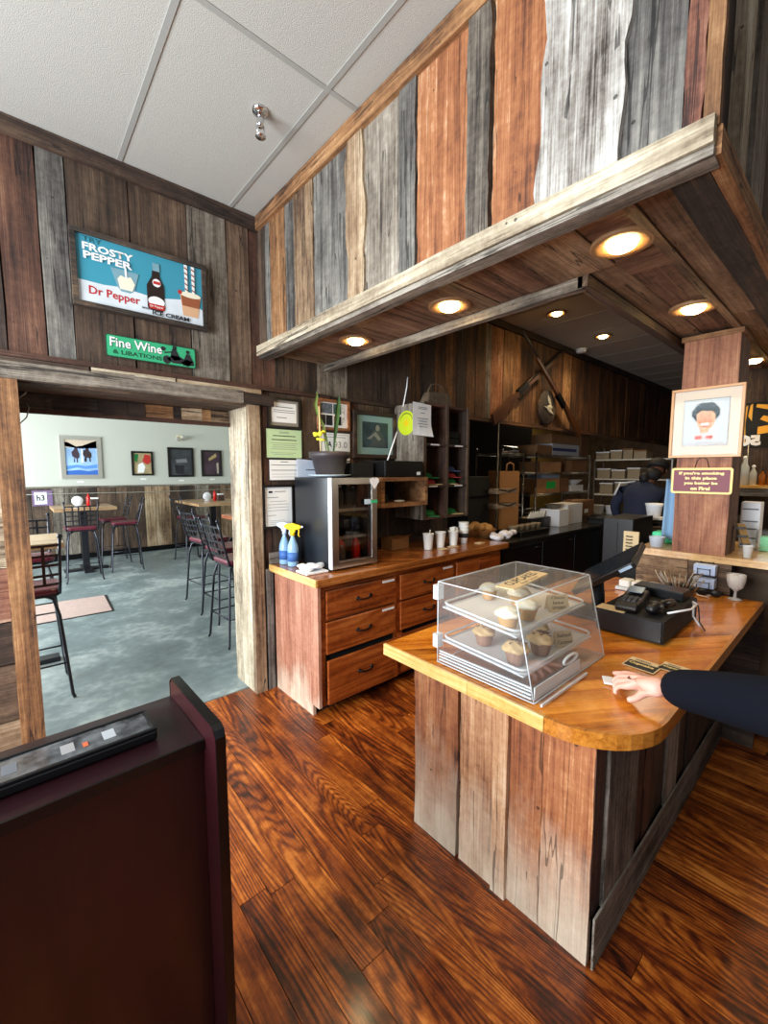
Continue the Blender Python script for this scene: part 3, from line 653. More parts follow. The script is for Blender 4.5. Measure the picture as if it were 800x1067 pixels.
def cupcake(x, y, z, s, label, kind):
    t_ = thing('cupcake', label, 'cupcake', (x, y, z), random.uniform(0, 6), 'cupcakes in the display case')
    MB().lathe([(.0, 0), (.021*s, 0), (.0225*s, .002), (.032*s, .038*s), (.0315*s, .039*s)], 48, wob=lambda a, i: 1+(.03 if i > 1 else .02)*math.cos(24*a)).obj('paper_cup', wrap_d if kind == 'choc' else wrap_m, t_)
    f = MB(); ph = random.uniform(0, 6)
    f.lathe([(.030*s, .036*s), (.037*s, .041*s), (.0375*s, .047*s), (.032*s, .052*s), (.030*s, .053*s), (.027*s, .058*s), (.022*s, .060*s), (.017*s, .063*s), (.009*s, .066*s), (.001, .067*s)], 28,
            wob=lambda a, i: 1+.10*math.sin(5*a+ph+i*.9)+.06*math.sin(9*a+i*2.1))
    fo = f.obj('frosting', frost_m if kind != 'choc' else frost_c, t_)
    if kind != 'plain':
        d = MB(); P_ = [(.03*s*math.cos(q*1.9)*(1-q/16), .026*s*math.sin(q*2.7)*(1-q/16), (.060+.012*q/14)*s+.001) for q in range(14)]
        d.tube(P_, .0016*s, 5).obj('drizzle', driz, fo)
for x, y, s, lb, kd in [(1.215, .765, 1.12, 'cream-topped cupcake in a tan cup at the front left of the upper tray', 'plain'), (1.345, .77, 1.12, 'cream-topped cupcake second from left on the upper tray front', 'plain'),
                        (1.44, .86, 1.15, 'cupcake behind the front pair on the upper tray', 'plain'), (1.40, .97, 1.0, 'pale cupcake at the far back of the upper tray', 'plain')]:
    cupcake(x+.012, y, up(y), s, lb, kd)
for x, y, s, lb, kd in [(1.285, .90, 1.1, 'drizzled cupcake alone at the left of the lower tray', 'choc'), (1.25, .745, 1.2, 'drizzled cupcake at the front left of the lower tray', 'choc'),
                        (1.385, .73, 1.2, 'drizzled cupcake in the middle of the lower tray front', 'choc'), (1.50, .80, 1.0, 'drizzled cupcake behind the lower price card', 'choc')]:
    cupcake(x, y, lo(y), s, lb, kd)
kraft = flat('kraft_card', srgb(214, 190, 148), .7)
def tent(x, y, z, rz, w_, h_, label, lines, lean=.3):
    t_ = thing('price_card', label, 'sign', (x, y, z), rz, 'cards with the cupcakes')
    MB().add([(-w_/2, 0, 0), (w_/2, 0, 0), (w_/2, h_*lean, h_), (-w_/2, h_*lean, h_), (-w_/2, .002, 0), (w_/2, .002, 0), (w_/2, h_*lean+.002, h_), (-w_/2, h_*lean+.002, h_)],
             [(0, 1, 2, 3), (7, 6, 5, 4), (0, 4, 5, 1), (1, 5, 6, 2), (2, 6, 7, 3), (3, 7, 4, 0)]).obj('card', kraft, t_)
    MB().add([(-w_/2, h_*lean+.002, h_), (w_/2, h_*lean+.002, h_), (w_/2, h_*lean*2, 0), (-w_/2, h_*lean*2, 0), (-w_/2, h_*lean+.003, h_), (w_/2, h_*lean+.003, h_), (w_/2, h_*lean*2+.002, 0), (-w_/2, h_*lean*2+.002, 0)],
             [(0, 1, 2, 3), (7, 6, 5, 4), (0, 4, 5, 1), (1, 5, 6, 2), (2, 6, 7, 3), (3, 7, 4, 0)]).obj('card_back', kraft, t_)
    yd = Vector((0, lean, 1)).normalized(); n_ = len(lines)
    for i, tx in enumerate(lines):
        hh = h_/(n_+.6)*.62; k = (n_-1-i+.45)/(n_+.3)*h_
        text('lettering', tx, M['ink'], t_, w_*min(.85, .13*len(tx)), hh, (-w_*min(.85, .13*len(tx))/2, k*lean-.0008, k), (1, 0, 0), yd, .01)
tent(1.53, .735, up(.735), -.55, .085, .06, 'kraft card lettered Chocolate on the upper tray beside the cupcakes', ['Choco', 'late', 'cream'])
tent(1.515, .70, lo(.70), -.45, .075, .055, 'kraft card lettered Salted Caramel on the lower tray', ['Salted', 'Caramel'])
tc_ = thing('price_card', 'long kraft card lying on top of the acrylic case', 'sign', (1.43, .83, cz+H+.0055), .12, 'cards with the cupcakes')
box('card', -.16, .15, -.035, .035, 0, .0035, kraft, tc_)
text('lettering', 'CUPCAKES', M['ink'], tc_, .24, .036, (-.12, -.008, .0037), (1, 0, 0), (0, 1, 0), .02); text('lettering', 'fresh baked', M['ink'], tc_, .14, .014, (-.07, -.029, .0037), (1, 0, 0), (0, 1, 0), .01)
hd = MB(); P_ = []
for i in range(25):
    a = 2*PI*i/24; P_.append((.255+.05*math.cos(a), .006, .068+.014*math.sin(a)))
hd.tube(P_, .005, 8, False).obj('flap_handle', EDGE, case)
# ================================================================== WALL DECOR near the doorway
WY = 2.822
def rect(name, x0, x1, z0, z1, y, m, par, d=.001): return box(name, x0, x1, y-d, y, z0, z1, m, par)
def poly(name, pts, y, m, par, d=.0012): return MB().prism(pts, y-d, y, 'y').obj(name, m, par)
def frame(par, x0, x1, z0, z1, y, wd, d, m, back=None):
    b = MB(); b.box(x0, x1, y-d, y, z1-wd, z1); b.box(x0, x1, y-d, y, z0, z0+wd); b.box(x0, x0+wd, y-d, y, z0+wd, z1-wd); b.box(x1-wd, x1, y-d, y, z0+wd, z1-wd)
    return b.obj('frame', m, par)
def col(n, c, r=.6, **k): return flat(n, srgb(*c), r, **k)
sky_b = col('sign_blue', (56, 146, 168)); snow = col('sign_snow', (214, 222, 226), var=.12, bscale=60); red = col('sign_red', (186, 44, 40)); dkglass = col('bottle_dark', (36, 22, 20), .4)
wht = col('sign_white', (240, 240, 236)); tan_l = col('sign_tan', (214, 170, 130)); brn = col('sign_caramel', (150, 84, 52)); glassy = col('sign_glass_grey', (120, 160, 172)); creamc = col('sign_cream', (240, 232, 206))
# framed soda sign, tilted slightly forward off the wall
t = thing('soda_sign', 'framed blue sign lettered Frosty Pepper with a bottle and two glasses, high above the doorway', 'sign', (.642, 2.80, 2.665))
frm = W('scorched', 'x'); X0, X1, Z0, Z1 = -.342, .34, -.193, .198
for nm, a in (('frame_rail', (X0, X1, Z1-.026, Z1)), ('frame_rail', (X0, X1, Z0, Z0+.026)), ('frame_stile', (X0, X0+.026, Z0+.026, Z1-.026)), ('frame_stile', (X1-.026, X1, Z0+.026, Z1-.026))):
    box(nm, a[0], a[1], -.022, .012, a[2], a[3], frm, t, .002)
rect('panel', X0+.026, X1-.026, Z0+.026, Z1-.026, -.004, sky_b, t, .004)
y = -.0085
poly('snow_drift', [(-.316, -.167), (.314, -.167), (.314, -.07), (.27, -.05), (.22, -.03), (.1, -.055), (0, -.06), (-.12, -.05), (-.2, -.06), (-.316, -.058)], y, snow, t)
y -= .001
poly('glass', [(-.165, .044), (-.03, .042), (-.055, -.055), (-.075, -.072), (-.12, -.072), (-.135, -.055)], y, glassy, t)
poly('ice_cream', [(-.135, -.01), (-.12, .012), (-.095, .005), (-.07, .014), (-.052, -.02), (-.065, -.06), (-.125, -.06)], y-.001, creamc, t)
poly('spoon', [(-.1, .058), (-.09, .058), (-.088, 0), (-.096, 0)], y-.002, wht, t)
poly('bottle', [(.045, .125), (.075, .125), (.078, .055), (.098, .01), (.1, -.12), (.085, -.135), (.02, -.135), (.008, -.12), (.008, .0), (.035, .05)], y-.001, dkglass, t)
poly('bottle_neck', [(.043, .128), (.077, .128), (.079, .085), (.041, .085)], y-.002, glassy, t)
def disc(nm, cx, cz, rx, rz, yy, m_, par, n=20): return poly(nm, [(cx+rx*math.cos(2*PI*i/n), cz+rz*math.sin(2*PI*i/n)) for i in range(n)], yy, m_, par)
disc('bottle_label', .06, .02, .022, .022, y-.003, wht, t); disc('bottle_label', .055, -.085, .043, .028, y-.003, wht, t)
poly('label_band', [(.012, -.1), (.098, -.1), (.094, -.128), (.018, -.128)], y-.0042, red, t); poly('label_band', [(.042, .028), (.079, .028), (.079, .012), (.042, .012)], y-.0042, red, t)
text('lettering', 'Dr Pepper', wht, t, .07, .015, (.02, y-.0056, -.122), (1, 0, 0), (0, 0, 1), .01)
poly('glass', [(.185, .0), (.305, .0), (.285, -.125), (.2, -.125)], y-.001, tan_l, t)
poly('soda', [(.19, -.012), (.3, -.012), (.292, -.068), (.197, -.068)], y-.0022, brn, t)
disc('foam', .245, .0, .06, .016, y-.0034, creamc, t); disc('cherry', .185, .005, .012, .012, y-.004, red, t)
for sx in (.222, .262):
    poly('straw', [(sx-.009, .168), (sx+.009, .168), (sx+.007, .012), (sx-.007, .012)], y-.0046, wht, t)
    for k in range(5): poly('straw_stripe', [(sx-.009, .155-k*.03), (sx+.009, .146-k*.03), (sx+.009, .138-k*.03), (sx-.009, .147-k*.03)], y-.006, brn, t)
text('lettering', 'TRY', col('sign_teal', (30, 90, 100)), t, .085, .024, (-.285, y-.0005, .142), (1, 0, 0), (0, 0, 1), .01)
text('lettering', 'FROSTY', wht, t, .235, .038, (-.288, y-.0005, .098), (1, 0, 0), (0, 0, 1), .035)
text('lettering', 'PEPPER', wht, t, .225, .038, (-.286, y-.006, .052), (1, 0, 0), (0, 0, 1), .035)
text('lettering', 'Dr Pepper', red, t, .24, .055, (-.27, y-.0015, -.135), (1, 0, 0), (0, 0, 1), .02)
text('lettering', 'and', M['ink'], t, .036, .014, (-.022, y-.005, -.138), (1, 0, 0), (0, 0, 1), .03)
text('lettering', 'ICE CREAM', M['ink'], t, .2, .024, (.03, y-.0072, -.160), (1, 0, 0), (0, 0, 1), .035)
# green wine sign
t = thing('wine_sign', 'green metal sign lettered Fine Wine & Libations, below the framed soda sign', 'sign', (.672, 2.81, 2.297))
grn = col('sign_green', (52, 168, 116), .5); gdk = col('sign_dark_green', (14, 70, 46)); blk = M['ink']
def rrect(x0, x1, z0, z1, r, n=5):
    P_ = []
    for cx, cz, a0 in ((x1-r, z0+r, -PI/2), (x1-r, z1-r, 0), (x0+r, z1-r, PI/2), (x0+r, z0+r, PI)):
        for i in range(n+1): a = a0+PI/2*i/n; P_.append((cx+r*math.cos(a), cz+r*math.sin(a)))
    return P_
poly('panel', rrect(-.236, .236, -.06, .06, .012), -.001, gdk, t, .003); poly('face', rrect(-.231, .231, -.055, .055, .01), -.004, grn, t)
text('lettering', 'Fine Wine', gdk, t, .262, .05, (-.215, -.0056, -.006), (1, 0, 0), (0, 0, 1), .04); text('lettering', 'Fine Wine', wht, t, .262, .05, (-.217, -.0066, -.004), (1, 0, 0), (0, 0, 1), .015)
text('lettering', '& LIBATIONS', gdk, t, .25, .024, (-.205, -.0056, -.042), (1, 0, 0), (0, 0, 1), .03)
def dd(cx, cz, rx, rz): return [(cx+rx*math.cos(2*PI*i/14), cz+rz*math.sin(2*PI*i/14)) for i in range(14)]
for nm, pts in [('wheel', dd(.07, -.03, .022, .024)), ('wheel', dd(.185, -.033, .02, .02)), ('cycle_frame', [(.07, -.025), (.1, .0), (.15, -.005), (.19, -.03), (.15, -.045), (.1, -.045)]),
                ('rider', [(.09, -.01), (.1, .035), (.12, .04), (.135, .01), (.15, -.02), (.11, -.03)]), ('rider_head', dd(.115, .045, .012, .012)), ('handlebar', [(.06, .005), (.1, .015), (.1, .022), (.055, .012)]),
                ('passenger', [(.165, -.02), (.18, .02), (.2, .02), (.215, -.01), (.215, -.03), (.17, -.03)]), ('passenger_head', dd(.19, .032, .011, .011)), ('headlamp', dd(.052, .03, .013, .012)), ('sidecar', [(.15, -.03), (.22, -.015), (.225, -.045), (.16, -.05)])]:
    poly(nm, pts, -.0056, blk, t)
# paper and frames
paper, green_p, mat_g = M['paper'], col('green_paper', (190, 214, 164), .8), col('grey_mat', (140, 132, 118), .8)
txtl = col('faint_print', (110, 112, 116), .8)
def lines(par, x0, x1, z1, n, dz, y, th_=.0035, short=.0, m_=None):
    for i in range(n):
        s_ = random.uniform(0, short)*(x1-x0)
        rect('print_line', x0+s_/2, x1-s_/2, z1-i*dz-th_, z1-i*dz, y, m_ or txtl, par, .0006)
black_w = col('black_frame', (22, 18, 16), .35); wood_f = W('redbrown', 'x')
t = thing('framed_certificate', 'dark-framed certificate with a grey mat, top of the column beside the doorway', 'picture', (1.51, 2.82, 2.02), 0, 'documents on the back wall')
frame(t, -.13, .13, -.107, .107, 0, .016, .02, black_w); rect('mat', -.115, .115, -.092, .092, -.004, mat_g, t, .004); rect('sheet', -.098, .098, -.066, .072, -.008, paper, t)
lines(t, -.07, .07, .045, 1, .02, -.0095, .006); lines(t, -.085, .085, .022, 2, .014, -.0095, .004); lines(t, -.06, .02, -.03, 1, .01, -.0095, .005)
t = thing('green_certificate', 'pale green printed certificate under the dark-framed one', 'paper', (1.509, 2.82, 1.803), 0, 'documents on the back wall')
frame(t, -.146, .146, -.106, .106, 0, .004, .006, black_w); rect('sheet', -.142, .142, -.102, .102, 0, green_p, t, .004)
lines(t, -.04, .04, .085, 2, .008, -.0045, .003); lines(t, -.09, .09, .058, 1, .02, -.0045, .006, m_=M['ink']); lines(t, -.1, .1, .03, 1, .02, -.0045, .006, m_=M['ink']); lines(t, -.11, .11, .004, 4, .014, -.0045, .0025, .3); lines(t, -.12, .1, -.065, 2, .012, -.0045, .002, .3)
t = thing('white_notice', 'plain white printed sheet below the green certificate', 'paper', (1.505, 2.818, 1.614), 0, 'documents on the back wall')
rect('sheet', -.117, .117, -.073, .072, 0, paper, t, .003); lines(t, -.03, .03, .06, 1, .01, -.0035, .005); lines(t, -.105, .105, .038, 1, .02, -.0035, .005); lines(t, -.105, .105, .0, 1, .02, -.0035, .005); lines(t, -.1, .1, -.03, 2, .02, -.0035, .002)
t = thing('framed_letter', 'black-framed white letter, lowest document beside the doorway', 'picture', (1.448, 2.818, 1.348), 0, 'documents on the back wall')
frame(t, -.124, .124, -.155, .158, 0, .016, .018, black_w); rect('sheet', -.108, .108, -.14, .142, -.002, paper, t, .004)
rect('crest', -.075, -.045, .10, .115, -.0065, blk, t); lines(t, -.03, .06, .112, 1, .02, -.0065, .005); lines(t, -.085, .0, .07, 1, .02, -.0065, .004); lines(t, -.085, .085, .04, 4, .022, -.0065, .0025, .25); lines(t, -.085, -.02, -.06, 1, .02, -.0065, .003); lines(t, -.08, .06, -.1, 3, .012, -.0065, .002, .3)
t = thing('photo_collage', 'wood-framed collage of dark photographs behind the plant leaves', 'picture', (1.941, 2.82, 2.043), 0, 'documents on the back wall')
frame(t, -.152, .152, -.118, .118, 0, .022, .02, W('orange', 'x')); rect('backing', -.132, .132, -.098, .098, -.002, paper, t, .003)
for a, b, c_, d, cc in [(-.12, -.01, .01, .088, (96, 104, 112)), (.0, .075, .01, .088, (60, 84, 80)), (-.12, -.075, -.08, -.002, (52, 46, 44)), (-.07, -.01, -.08, -.002, (30, 34, 36)), (.005, .04, -.075, -.005, (150, 60, 40)), (.045, .075, -.075, -.005, (20, 20, 24)), (.08, .105, -.07, .088, (214, 214, 206))]:
    rect('photo', a, b, c_, d, -.0055, flat('photo_print', srgb(*cc), .5, var=.6, bscale=300), t)
t = thing('score_sheet', 'white grade sheet with large black characters behind the flower pot', 'paper', (1.958, 2.819, 1.80), 0, 'documents on the back wall')
rect('sheet', -.142, .142, -.11, .106, 0, paper, t, .003); frame(t, -.13, .13, -.095, .094, -.003, .0025, .0005, txtl)
text('lettering', 'A', blk, t, .04, .045, (-.075, -.004, -.005), (1, 0, 0), (0, 0, 1), .03); text('lettering', '93.0', txtl, t, .13, .05, (-.015, -.004, -.01), (1, 0, 0), (0, 0, 1), .0)
lines(t, -.09, .1, .075, 1, .02, -.0035, .004); lines(t, -.1, .1, -.05, 2, .02, -.0035, .002, .3)
t = thing('figure_print', 'brown-framed print of a seated figure in a pale teal mat', 'picture', (2.374, 2.822, 1.91), 0, 'documents on the back wall')
frame(t, -.245, .228, -.195, .195, 0, .032, .03, W('dark', 'x')); rect('mat', -.212, .212, -.165, .168, -.004, col('teal_mat', (150, 184, 180), .7), t, .004)
rect('print', -.145, .14, -.105, .11, -.009, flat('print_ground', srgb(58, 78, 84), .6, var=.5, bscale=80), t)
skinp = col('print_figure', (150, 152, 140)); figd = col('print_figure_shade', (84, 92, 92))
poly('figure', [(-.105, -.098), (.12, -.098), (.11, -.05), (.085, .0), (.06, .03), (.045, .06), (.02, .072), (-.0, .05), (-.03, .03), (-.06, -.0), (-.095, -.03), (-.07, -.04), (-.04, -.03), (-.03, -.06)], -.0105, figd, t)
poly('figure_arm', [(-.1, -.03), (-.06, -.01), (.0, .03), (.03, .0), (.06, -.03), (.03, -.045), (-.02, -.0), (-.06, -.035)], -.0118, skinp, t); disc('figure_head', .02, .062, .022, .026, -.0118, skinp, t)
# ================================================================== ON THE WORKTOP
Z = .938
t = thing('wine_cooler', 'black countertop cooler with steel-framed glass door on the brown worktop', 'cooler', (1.56, 2.32, Z))
bk = MB(); w_, d_, h_ = .385, .45, .622
bk.box(0, .02, .02, d_, .012, h_); bk.box(w_-.02, w_, .02, d_, .012, h_); bk.box(.02, w_-.02, .02, d_, h_-.02, h_); bk.box(.02, w_-.02, .02, d_, .012, .04); bk.box(.02, w_-.02, d_-.02, d_, .04, h_-.02)
bk.obj('cabinet_shell', flat('cooler_black', srgb(24, 27, 32), .28), t, .003)
fr = MB(); fr.box(0, .052, -.03, .018, .014, h_); fr.box(w_-.05, w_, -.03, .018, .014, h_); fr.box(.052, w_-.05, -.03, .018, h_-.045, h_); fr.box(.052, w_-.05, -.03, .018, .014, .06)
fo = fr.obj('door_frame', M['steel'], t, .002); box('door_glass', .05, w_-.048, -.012, -.008, .058, h_-.043, M['dark_glass'], fo)
box('door_edge', -.004, .0, -.03, .012, .014, h_, flat('pale_door_edge', srgb(214, 220, 224), .3), fo)
for z_ in (.2, .39):
    s_ = MB(); s_.box(.025, w_-.025, .03, .045, z_, z_+.02)
    for k in range(8): s_.tube([(.04+k*.043, .05, z_+.005), (.04+k*.043, d_-.04, z_+.005)], .003, 5)
    so = s_.obj('wire_shelf', M['steel'], t)
for q in ((.03, .03), (w_-.03, .03), (.03, d_-.04), (w_-.03, d_-.04)): MB().lathe([(.015, 0), (.015, .013)], 10, (q[0], q[1], 0)).obj('foot', M['black'], t)
def bottle(kind, label, loc, h_, r, m_, cap, grp):
    b_ = thing(kind, label, 'bottle', loc, 0, grp)
    MB().lathe([(r*.9, 0), (r, .004), (r, h_*.62), (r*.9, h_*.7), (r*.4, h_*.82), (r*.36, h_*.9)], 18).obj('body', m_, b_)
    MB().lathe([(r*.42, h_*.88), (r*.42, h_*.93), (r*.15, h_*.95), (r*.1, h_)], 14).obj('cap', cap, b_); return b_
rd = flat('red_squeeze', srgb(206, 26, 22), .3)
bottle('squeeze_bottle', 'red squeeze bottle at the lower right behind the cooler glass', (1.85, 2.42, Z+.041), .17, .033, rd, rd, 'bottles in the cooler')
bottle('squeeze_bottle', 'red squeeze bottle at the left of the taller one in the cooler', (1.77, 2.5, Z+.041), .155, .034, rd, rd, 'bottles in the cooler')
gl = flat('dim_glass', srgb(120, 116, 104), .1, alpha=.6)
for x_, y_, z_, hh, lb in [(1.66, 2.43, .041, .12, 'short glass jar at the lower left in the cooler'), (1.72, 2.41, .041, .11, 'short glass jar just left of the red bottles'), (1.73, 2.44, .412, .16, 'clear bottle on the cooler top shelf, left'),
                       (1.80, 2.44, .412, .17, 'clear bottle on the cooler top shelf, middle'), (1.86, 2.46, .412, .15, 'clear bottle on the cooler top shelf, right')]:
    bottle('glass_bottle', lb, (x_, y_, Z+z_), hh, .026, gl, M['white'], 'bottles in the cooler')
tag(MB().ball((1.665, 2.42, Z+.24), .027, jit=.05).obj('foil_ball', M['steel']), 'crumpled silver foil ball on the middle cooler shelf', 'foil')
hm = MB().prism([(0, -.05), (.04, 0), (.036, .022), (.012, .03), (0, .02), (-.014, .03), (-.038, .02), (-.04, 0)], -.003, 0, 'y').obj('magnet', M['white']); hm.location = (1.92, 2.288, 1.53); tag(hm, 'white heart-shaped magnet at the top corner of the cooler door', 'magnet')
tp = box('green_tape', 1.885, 1.945, 2.286, 2.2895, 1.38, 1.402, col('tape_green', (60, 190, 130), .4)); tag(tp, 'strip of green tape on the right door frame of the cooler', 'tape')
lbw = box('white_label', 1.83, 1.885, 2.2865, 2.2895, 1.375, 1.41, col('label_bluewhite', (190, 210, 224), .5)); tag(lbw, 'pale label stuck on the cooler glass beside the green tape', 'label')
# spray bottles
liq = flat('blue_cleaner', srgb(150, 190, 226), .15, alpha=.85); lblb = col('spray_label', (60, 104, 170)); yel = col('yellow_plastic', (240, 206, 20), .35)
def spray(loc, rz, trig, lab):
    s_ = thing('spray_bottle', lab, 'spray bottle', loc, rz, 'spray bottles on the worktop')
    MB().lathe([(.036, 0), (.039, .006), (.039, .12), (.034, .15), (.018, .19), (.013, .205), (.013, .225)], 22).obj('body', liq, s_)
    MB().lathe([(.0395, .035), (.0395, .1)], 22).obj('label', lblb, s_)
    MB().lathe([(.016, .215), (.016, .245)], 14).obj('collar', trig, s_)
    MB().box(-.012, .012, -.02, .02, .24, .262).prism([(-.02, .255), (-.055, .262), (-.06, .285), (.0, .305), (.055, .295), (.06, .275), (.02, .255)], -.012, .012, 'x').obj('spray_head', trig, s_, .004)
    MB().tube([(0, -.03, .268), (0, -.045, .25), (0, -.04, .22), (0, -.05, .205)], .005, 6).obj('trigger', trig, s_)
    MB().lathe([(.008, 0), (.008, .014)], 10, (0, -.06, .276), M=Matrix.Rotation(PI/2, 4, 'X')).obj('nozzle', M['white'], s_)
spray((1.462, 2.64, Z), .9, yel, 'blue spray bottle with big yellow head, nearer of two beside the cooler')
spray((1.452, 2.742, Z), .5, col('blue_white_trigger', (200, 214, 236), .35), 'blue spray bottle behind the yellow-headed one, by the wall')
t = thing('folded_cloth', 'crumpled white cloth on a flat tray at the corner of the brown worktop', 'cloth', (1.462, 2.385, Z))
MB().box(-.085, .082, -.07, .07, 0, .014).obj('tray', M['white'], t, .004)
cm = flat('white_cloth', srgb(232, 234, 238), .9, bump=.4, bscale=60); cb = MB()
for i in range(26): cb.ball((random.uniform(-.06, .065), random.uniform(-.05, .05), .028+random.uniform(0, .018)), random.uniform(.014, .026), 8, 6, (1.5, 1, .6), .2)
co = cb.obj('cloth', cm, t); rmod = co.modifiers.new('r', 'REMESH'); rmod.mode = 'VOXEL'; rmod.voxel_size = .005; rmod.use_smooth_shade = True
# flower pot on the cooler
zt = Z+.623
t = thing('saucer', 'thin white saucer on top of the cooler', 'saucer', (1.755, 2.60, zt)); MB().lathe([(.09, 0), (.12, .004), (.155, .014), (.156, .018), (.12, .009), (.0, .008)], 32).obj('dish', col('pale_blue_dish', (206, 220, 228), .3), t)
t = thing('potted_plant', 'dark plastic pot with two upright leaves and a yellow bloom, on the cooler', 'plant', (1.755, 2.60, zt+.010))
MB().lathe([(.095, 0), (.10, .003), (.13, .125), (.148, .128), (.152, .17), (.146, .172), (.14, .168), (.135, .14), (.0, .138)], 32).obj('pot', col('pot_plastic', (62, 54, 56), .45), t)
def blade(pts, ws, m_, nm):
    v = []; n_ = len(pts)
    for p_, w0 in zip(pts, ws): v += [(p_[0]-w0, p_[1], p_[2]), (p_[0], p_[1]+w0*.6, p_[2]), (p_[0]+w0, p_[1]-.002, p_[2]), (p_[0], p_[1]+w0*.5+.003, p_[2])]
    f = [(i*4+k, i*4+(k+1) % 4, i*4+4+(k+1) % 4, i*4+4+k) for i in range(n_-1) for k in range(4)]+[(3, 2, 1, 0), tuple(n_*4-4+k for k in range(4))]
    return MB().add(v, f).obj(nm, m_, t)
lg = flat('leaf_green', srgb(46, 84, 34), .4, var=.3, bscale=40); lg2 = flat('leaf_light', srgb(104, 128, 60), .4, var=.3, bscale=40)
blade([(.03, 0, .14), (.045, 0, .25), (.06, 0, .36), (.075, 0, .46), (.085, 0, .54), (.09, 0, .585)], [.006, .009, .018, .021, .016, .003], lg, 'leaf')
blade([(.0, 0, .14), (-.02, 0, .24), (-.05, 0, .36), (-.10, 0, .44), (-.115, 0, .50), (-.10, 0, .56), (-.105, 0, .59)], [.006, .008, .01, .012, .013, .009, .002], lg2, 'leaf')
blade([(-.02, 0, .14), (-.035, 0, .22), (-.045, 0, .30), (-.055, 0, .34)], [.004, .005, .005, .001], lg2, 'leaf')
MB().tube([(-.075, 0, .13), (-.08, 0, .30), (-.085, 0, .49)], .006, 6).obj('stake', col('pale_stake', (212, 186, 140), .6), t)
fb = MB()
for i in range(9): fb.ball((-.085+random.uniform(-.03, .03), random.uniform(-.02, .02), .285+random.uniform(-.03, .03)), .016, 8, 6, (1, 1, .7), .2)
fb.obj('bloom', col('yellow_bloom', (226, 220, 60), .5), t, kind='stuff')
c_ = thing('leaning_card', 'pale blue-white card leaning on the wall, left of the flower pot', 'card', (1.68, 2.765, zt)); MB().add([(-.10, 0, 0), (.14, -.001, 0), (.12, .03, .12), (-.085, .03, .135), (-.10, .004, 0), (.14, .003, 0), (.12, .034, .12), (-.085, .034, .135)], [(0, 1, 2, 3), (7, 6, 5, 4), (0, 4, 5, 1), (1, 5, 6, 2), (2, 6, 7, 3), (3, 7, 4, 0)]).obj('sheet', col('bluewhite_paper', (206, 216, 232), .6), c_)
MB().add([(-.02, .009, .05), (.10, .009, .05), (.10, .011, .056), (-.02, .011, .056)], [(0, 1, 2, 3)]).obj('print_line', M['ink'], c_)
c_ = thing('small_notice', 'narrow pale sheet on the wall behind the right side of the pot', 'paper', (2.03, 2.8185, 1.615), 0); rect('sheet', -.065, .065, -.06, .065, 0, col('grey_paper', (200, 196, 188), .8), c_, .003); lines(c_, -.05, .05, .05, 4, .02, -.0035, .0025, .4)
# wooden cubby, black boxes
t = thing('wall_cubby', 'open wooden cubby fixed to the wall right of the cooler', 'shelf', (2.085, 2.40, 1.325))
cw = W('amber', 'x'); dk = W('dark', 'x'); W_ = .505; H_ = .232
box('top_board', 0, W_, 0, .41, H_-.03, H_, cw, t, .002); box('bottom_board', 0, W_, 0, .41, 0, .032, cw, t, .002); box('side_board', 0, .032, 0, .41, .032, H_-.03, cw, t, .002); box('side_board', W_-.032, W_, 0, .41, .032, H_-.03, cw, t, .002)
box('back_board', .032, W_-.032, .38, .41, .032, H_-.03, M['backing'], t); box('ledge', -.30, -.001, .10, .41, H_-.035, H_-.003, dk, t)
tag(MB().ball((2.33, 2.47, 1.366), .02, sq=(3, 1, .4), jit=.2).obj('crumpled_note', M['paper']), 'crumpled white scrap lying inside the wall cubby', 'paper')
tag(MB().box(2.16, 2.24, 2.5, 2.62, 1.358, 1.42).obj('small_black_box', M['black_matte'], None, .004), 'small dark box at the left inside the wall cubby', 'box')
t = thing('recorder_box', 'black electronics box with small white sticker on top of the wall cubby', 'electronics', (2.135, 2.42, 1.5585)); box('case', 0, .415, 0, .30, .004, .125, M['black'], t, .003); box('sticker', .345, .385, -.002, -.0002, .015, .04, M['white'], t); box('vent', .02, .3, -.001, 0, .09, .095, M['black_matte'], t)
for q in ((.03, .03), (.38, .03), (.03, .27), (.38, .27)): box('foot', q[0]-.01, q[0]+.01, q[1]-.01, q[1]+.01, 0, .005, M['black_matte'], t)
t = thing('modem_box', 'smaller black electronics box to the left of the larger one', 'electronics', (1.905, 2.52, 1.556)); box('case', 0, .20, 0, .2, 0, .11, M['black_matte'], t, .004); MB().tube([(.02, .15, .11), (.0, .2, .17), (.06, .24, .19), (.16, .24, .16), (.18, .18, .11)], .003, 6).obj('cable', M['black'], t)
# pigeonhole bookcase
t = thing('pigeonhole_shelf', 'tall dark pigeonhole shelf on the wall with a grey weathered side', 'shelf', (2.605, 2.47, 1.19))
ew = W('redbrown'); W_, D_, H_ = .60, .35, .99
plank('side_panel', (0, 0, 0), (.022, D_, H_), 'z', W('grey'), t, .001); plank('side_panel', (W_-.022, 0, 0), (W_, D_, H_), 'z', W('dark'), t, .001)
plank('divider', (.29, .0, 0), (.315, D_-.02, H_), 'z', W('redbrown'), t, .001)
for xx in (0, .285, .575): plank('face_strip', (xx, -.012, 0), (xx+.028, 0, H_), 'z', W('brown'), t, .001)
for zz in (0, .275, .63, .965):
    plank('shelf_board', (.022, 0, zz), (W_-.022, D_-.02, zz+.02), 'x', W('redbrown', 'x'), t, .001)
box('back_panel', .022, W_-.022, D_-.018, D_, 0, H_, M['backing'], t)
for xx, zz in ((.06, .278), (.40, .278), (.08, .633), (.40, .633)): box('label_strip', xx, xx+.11, -.014, -.0125, zz, zz+.012, M['white'], t)
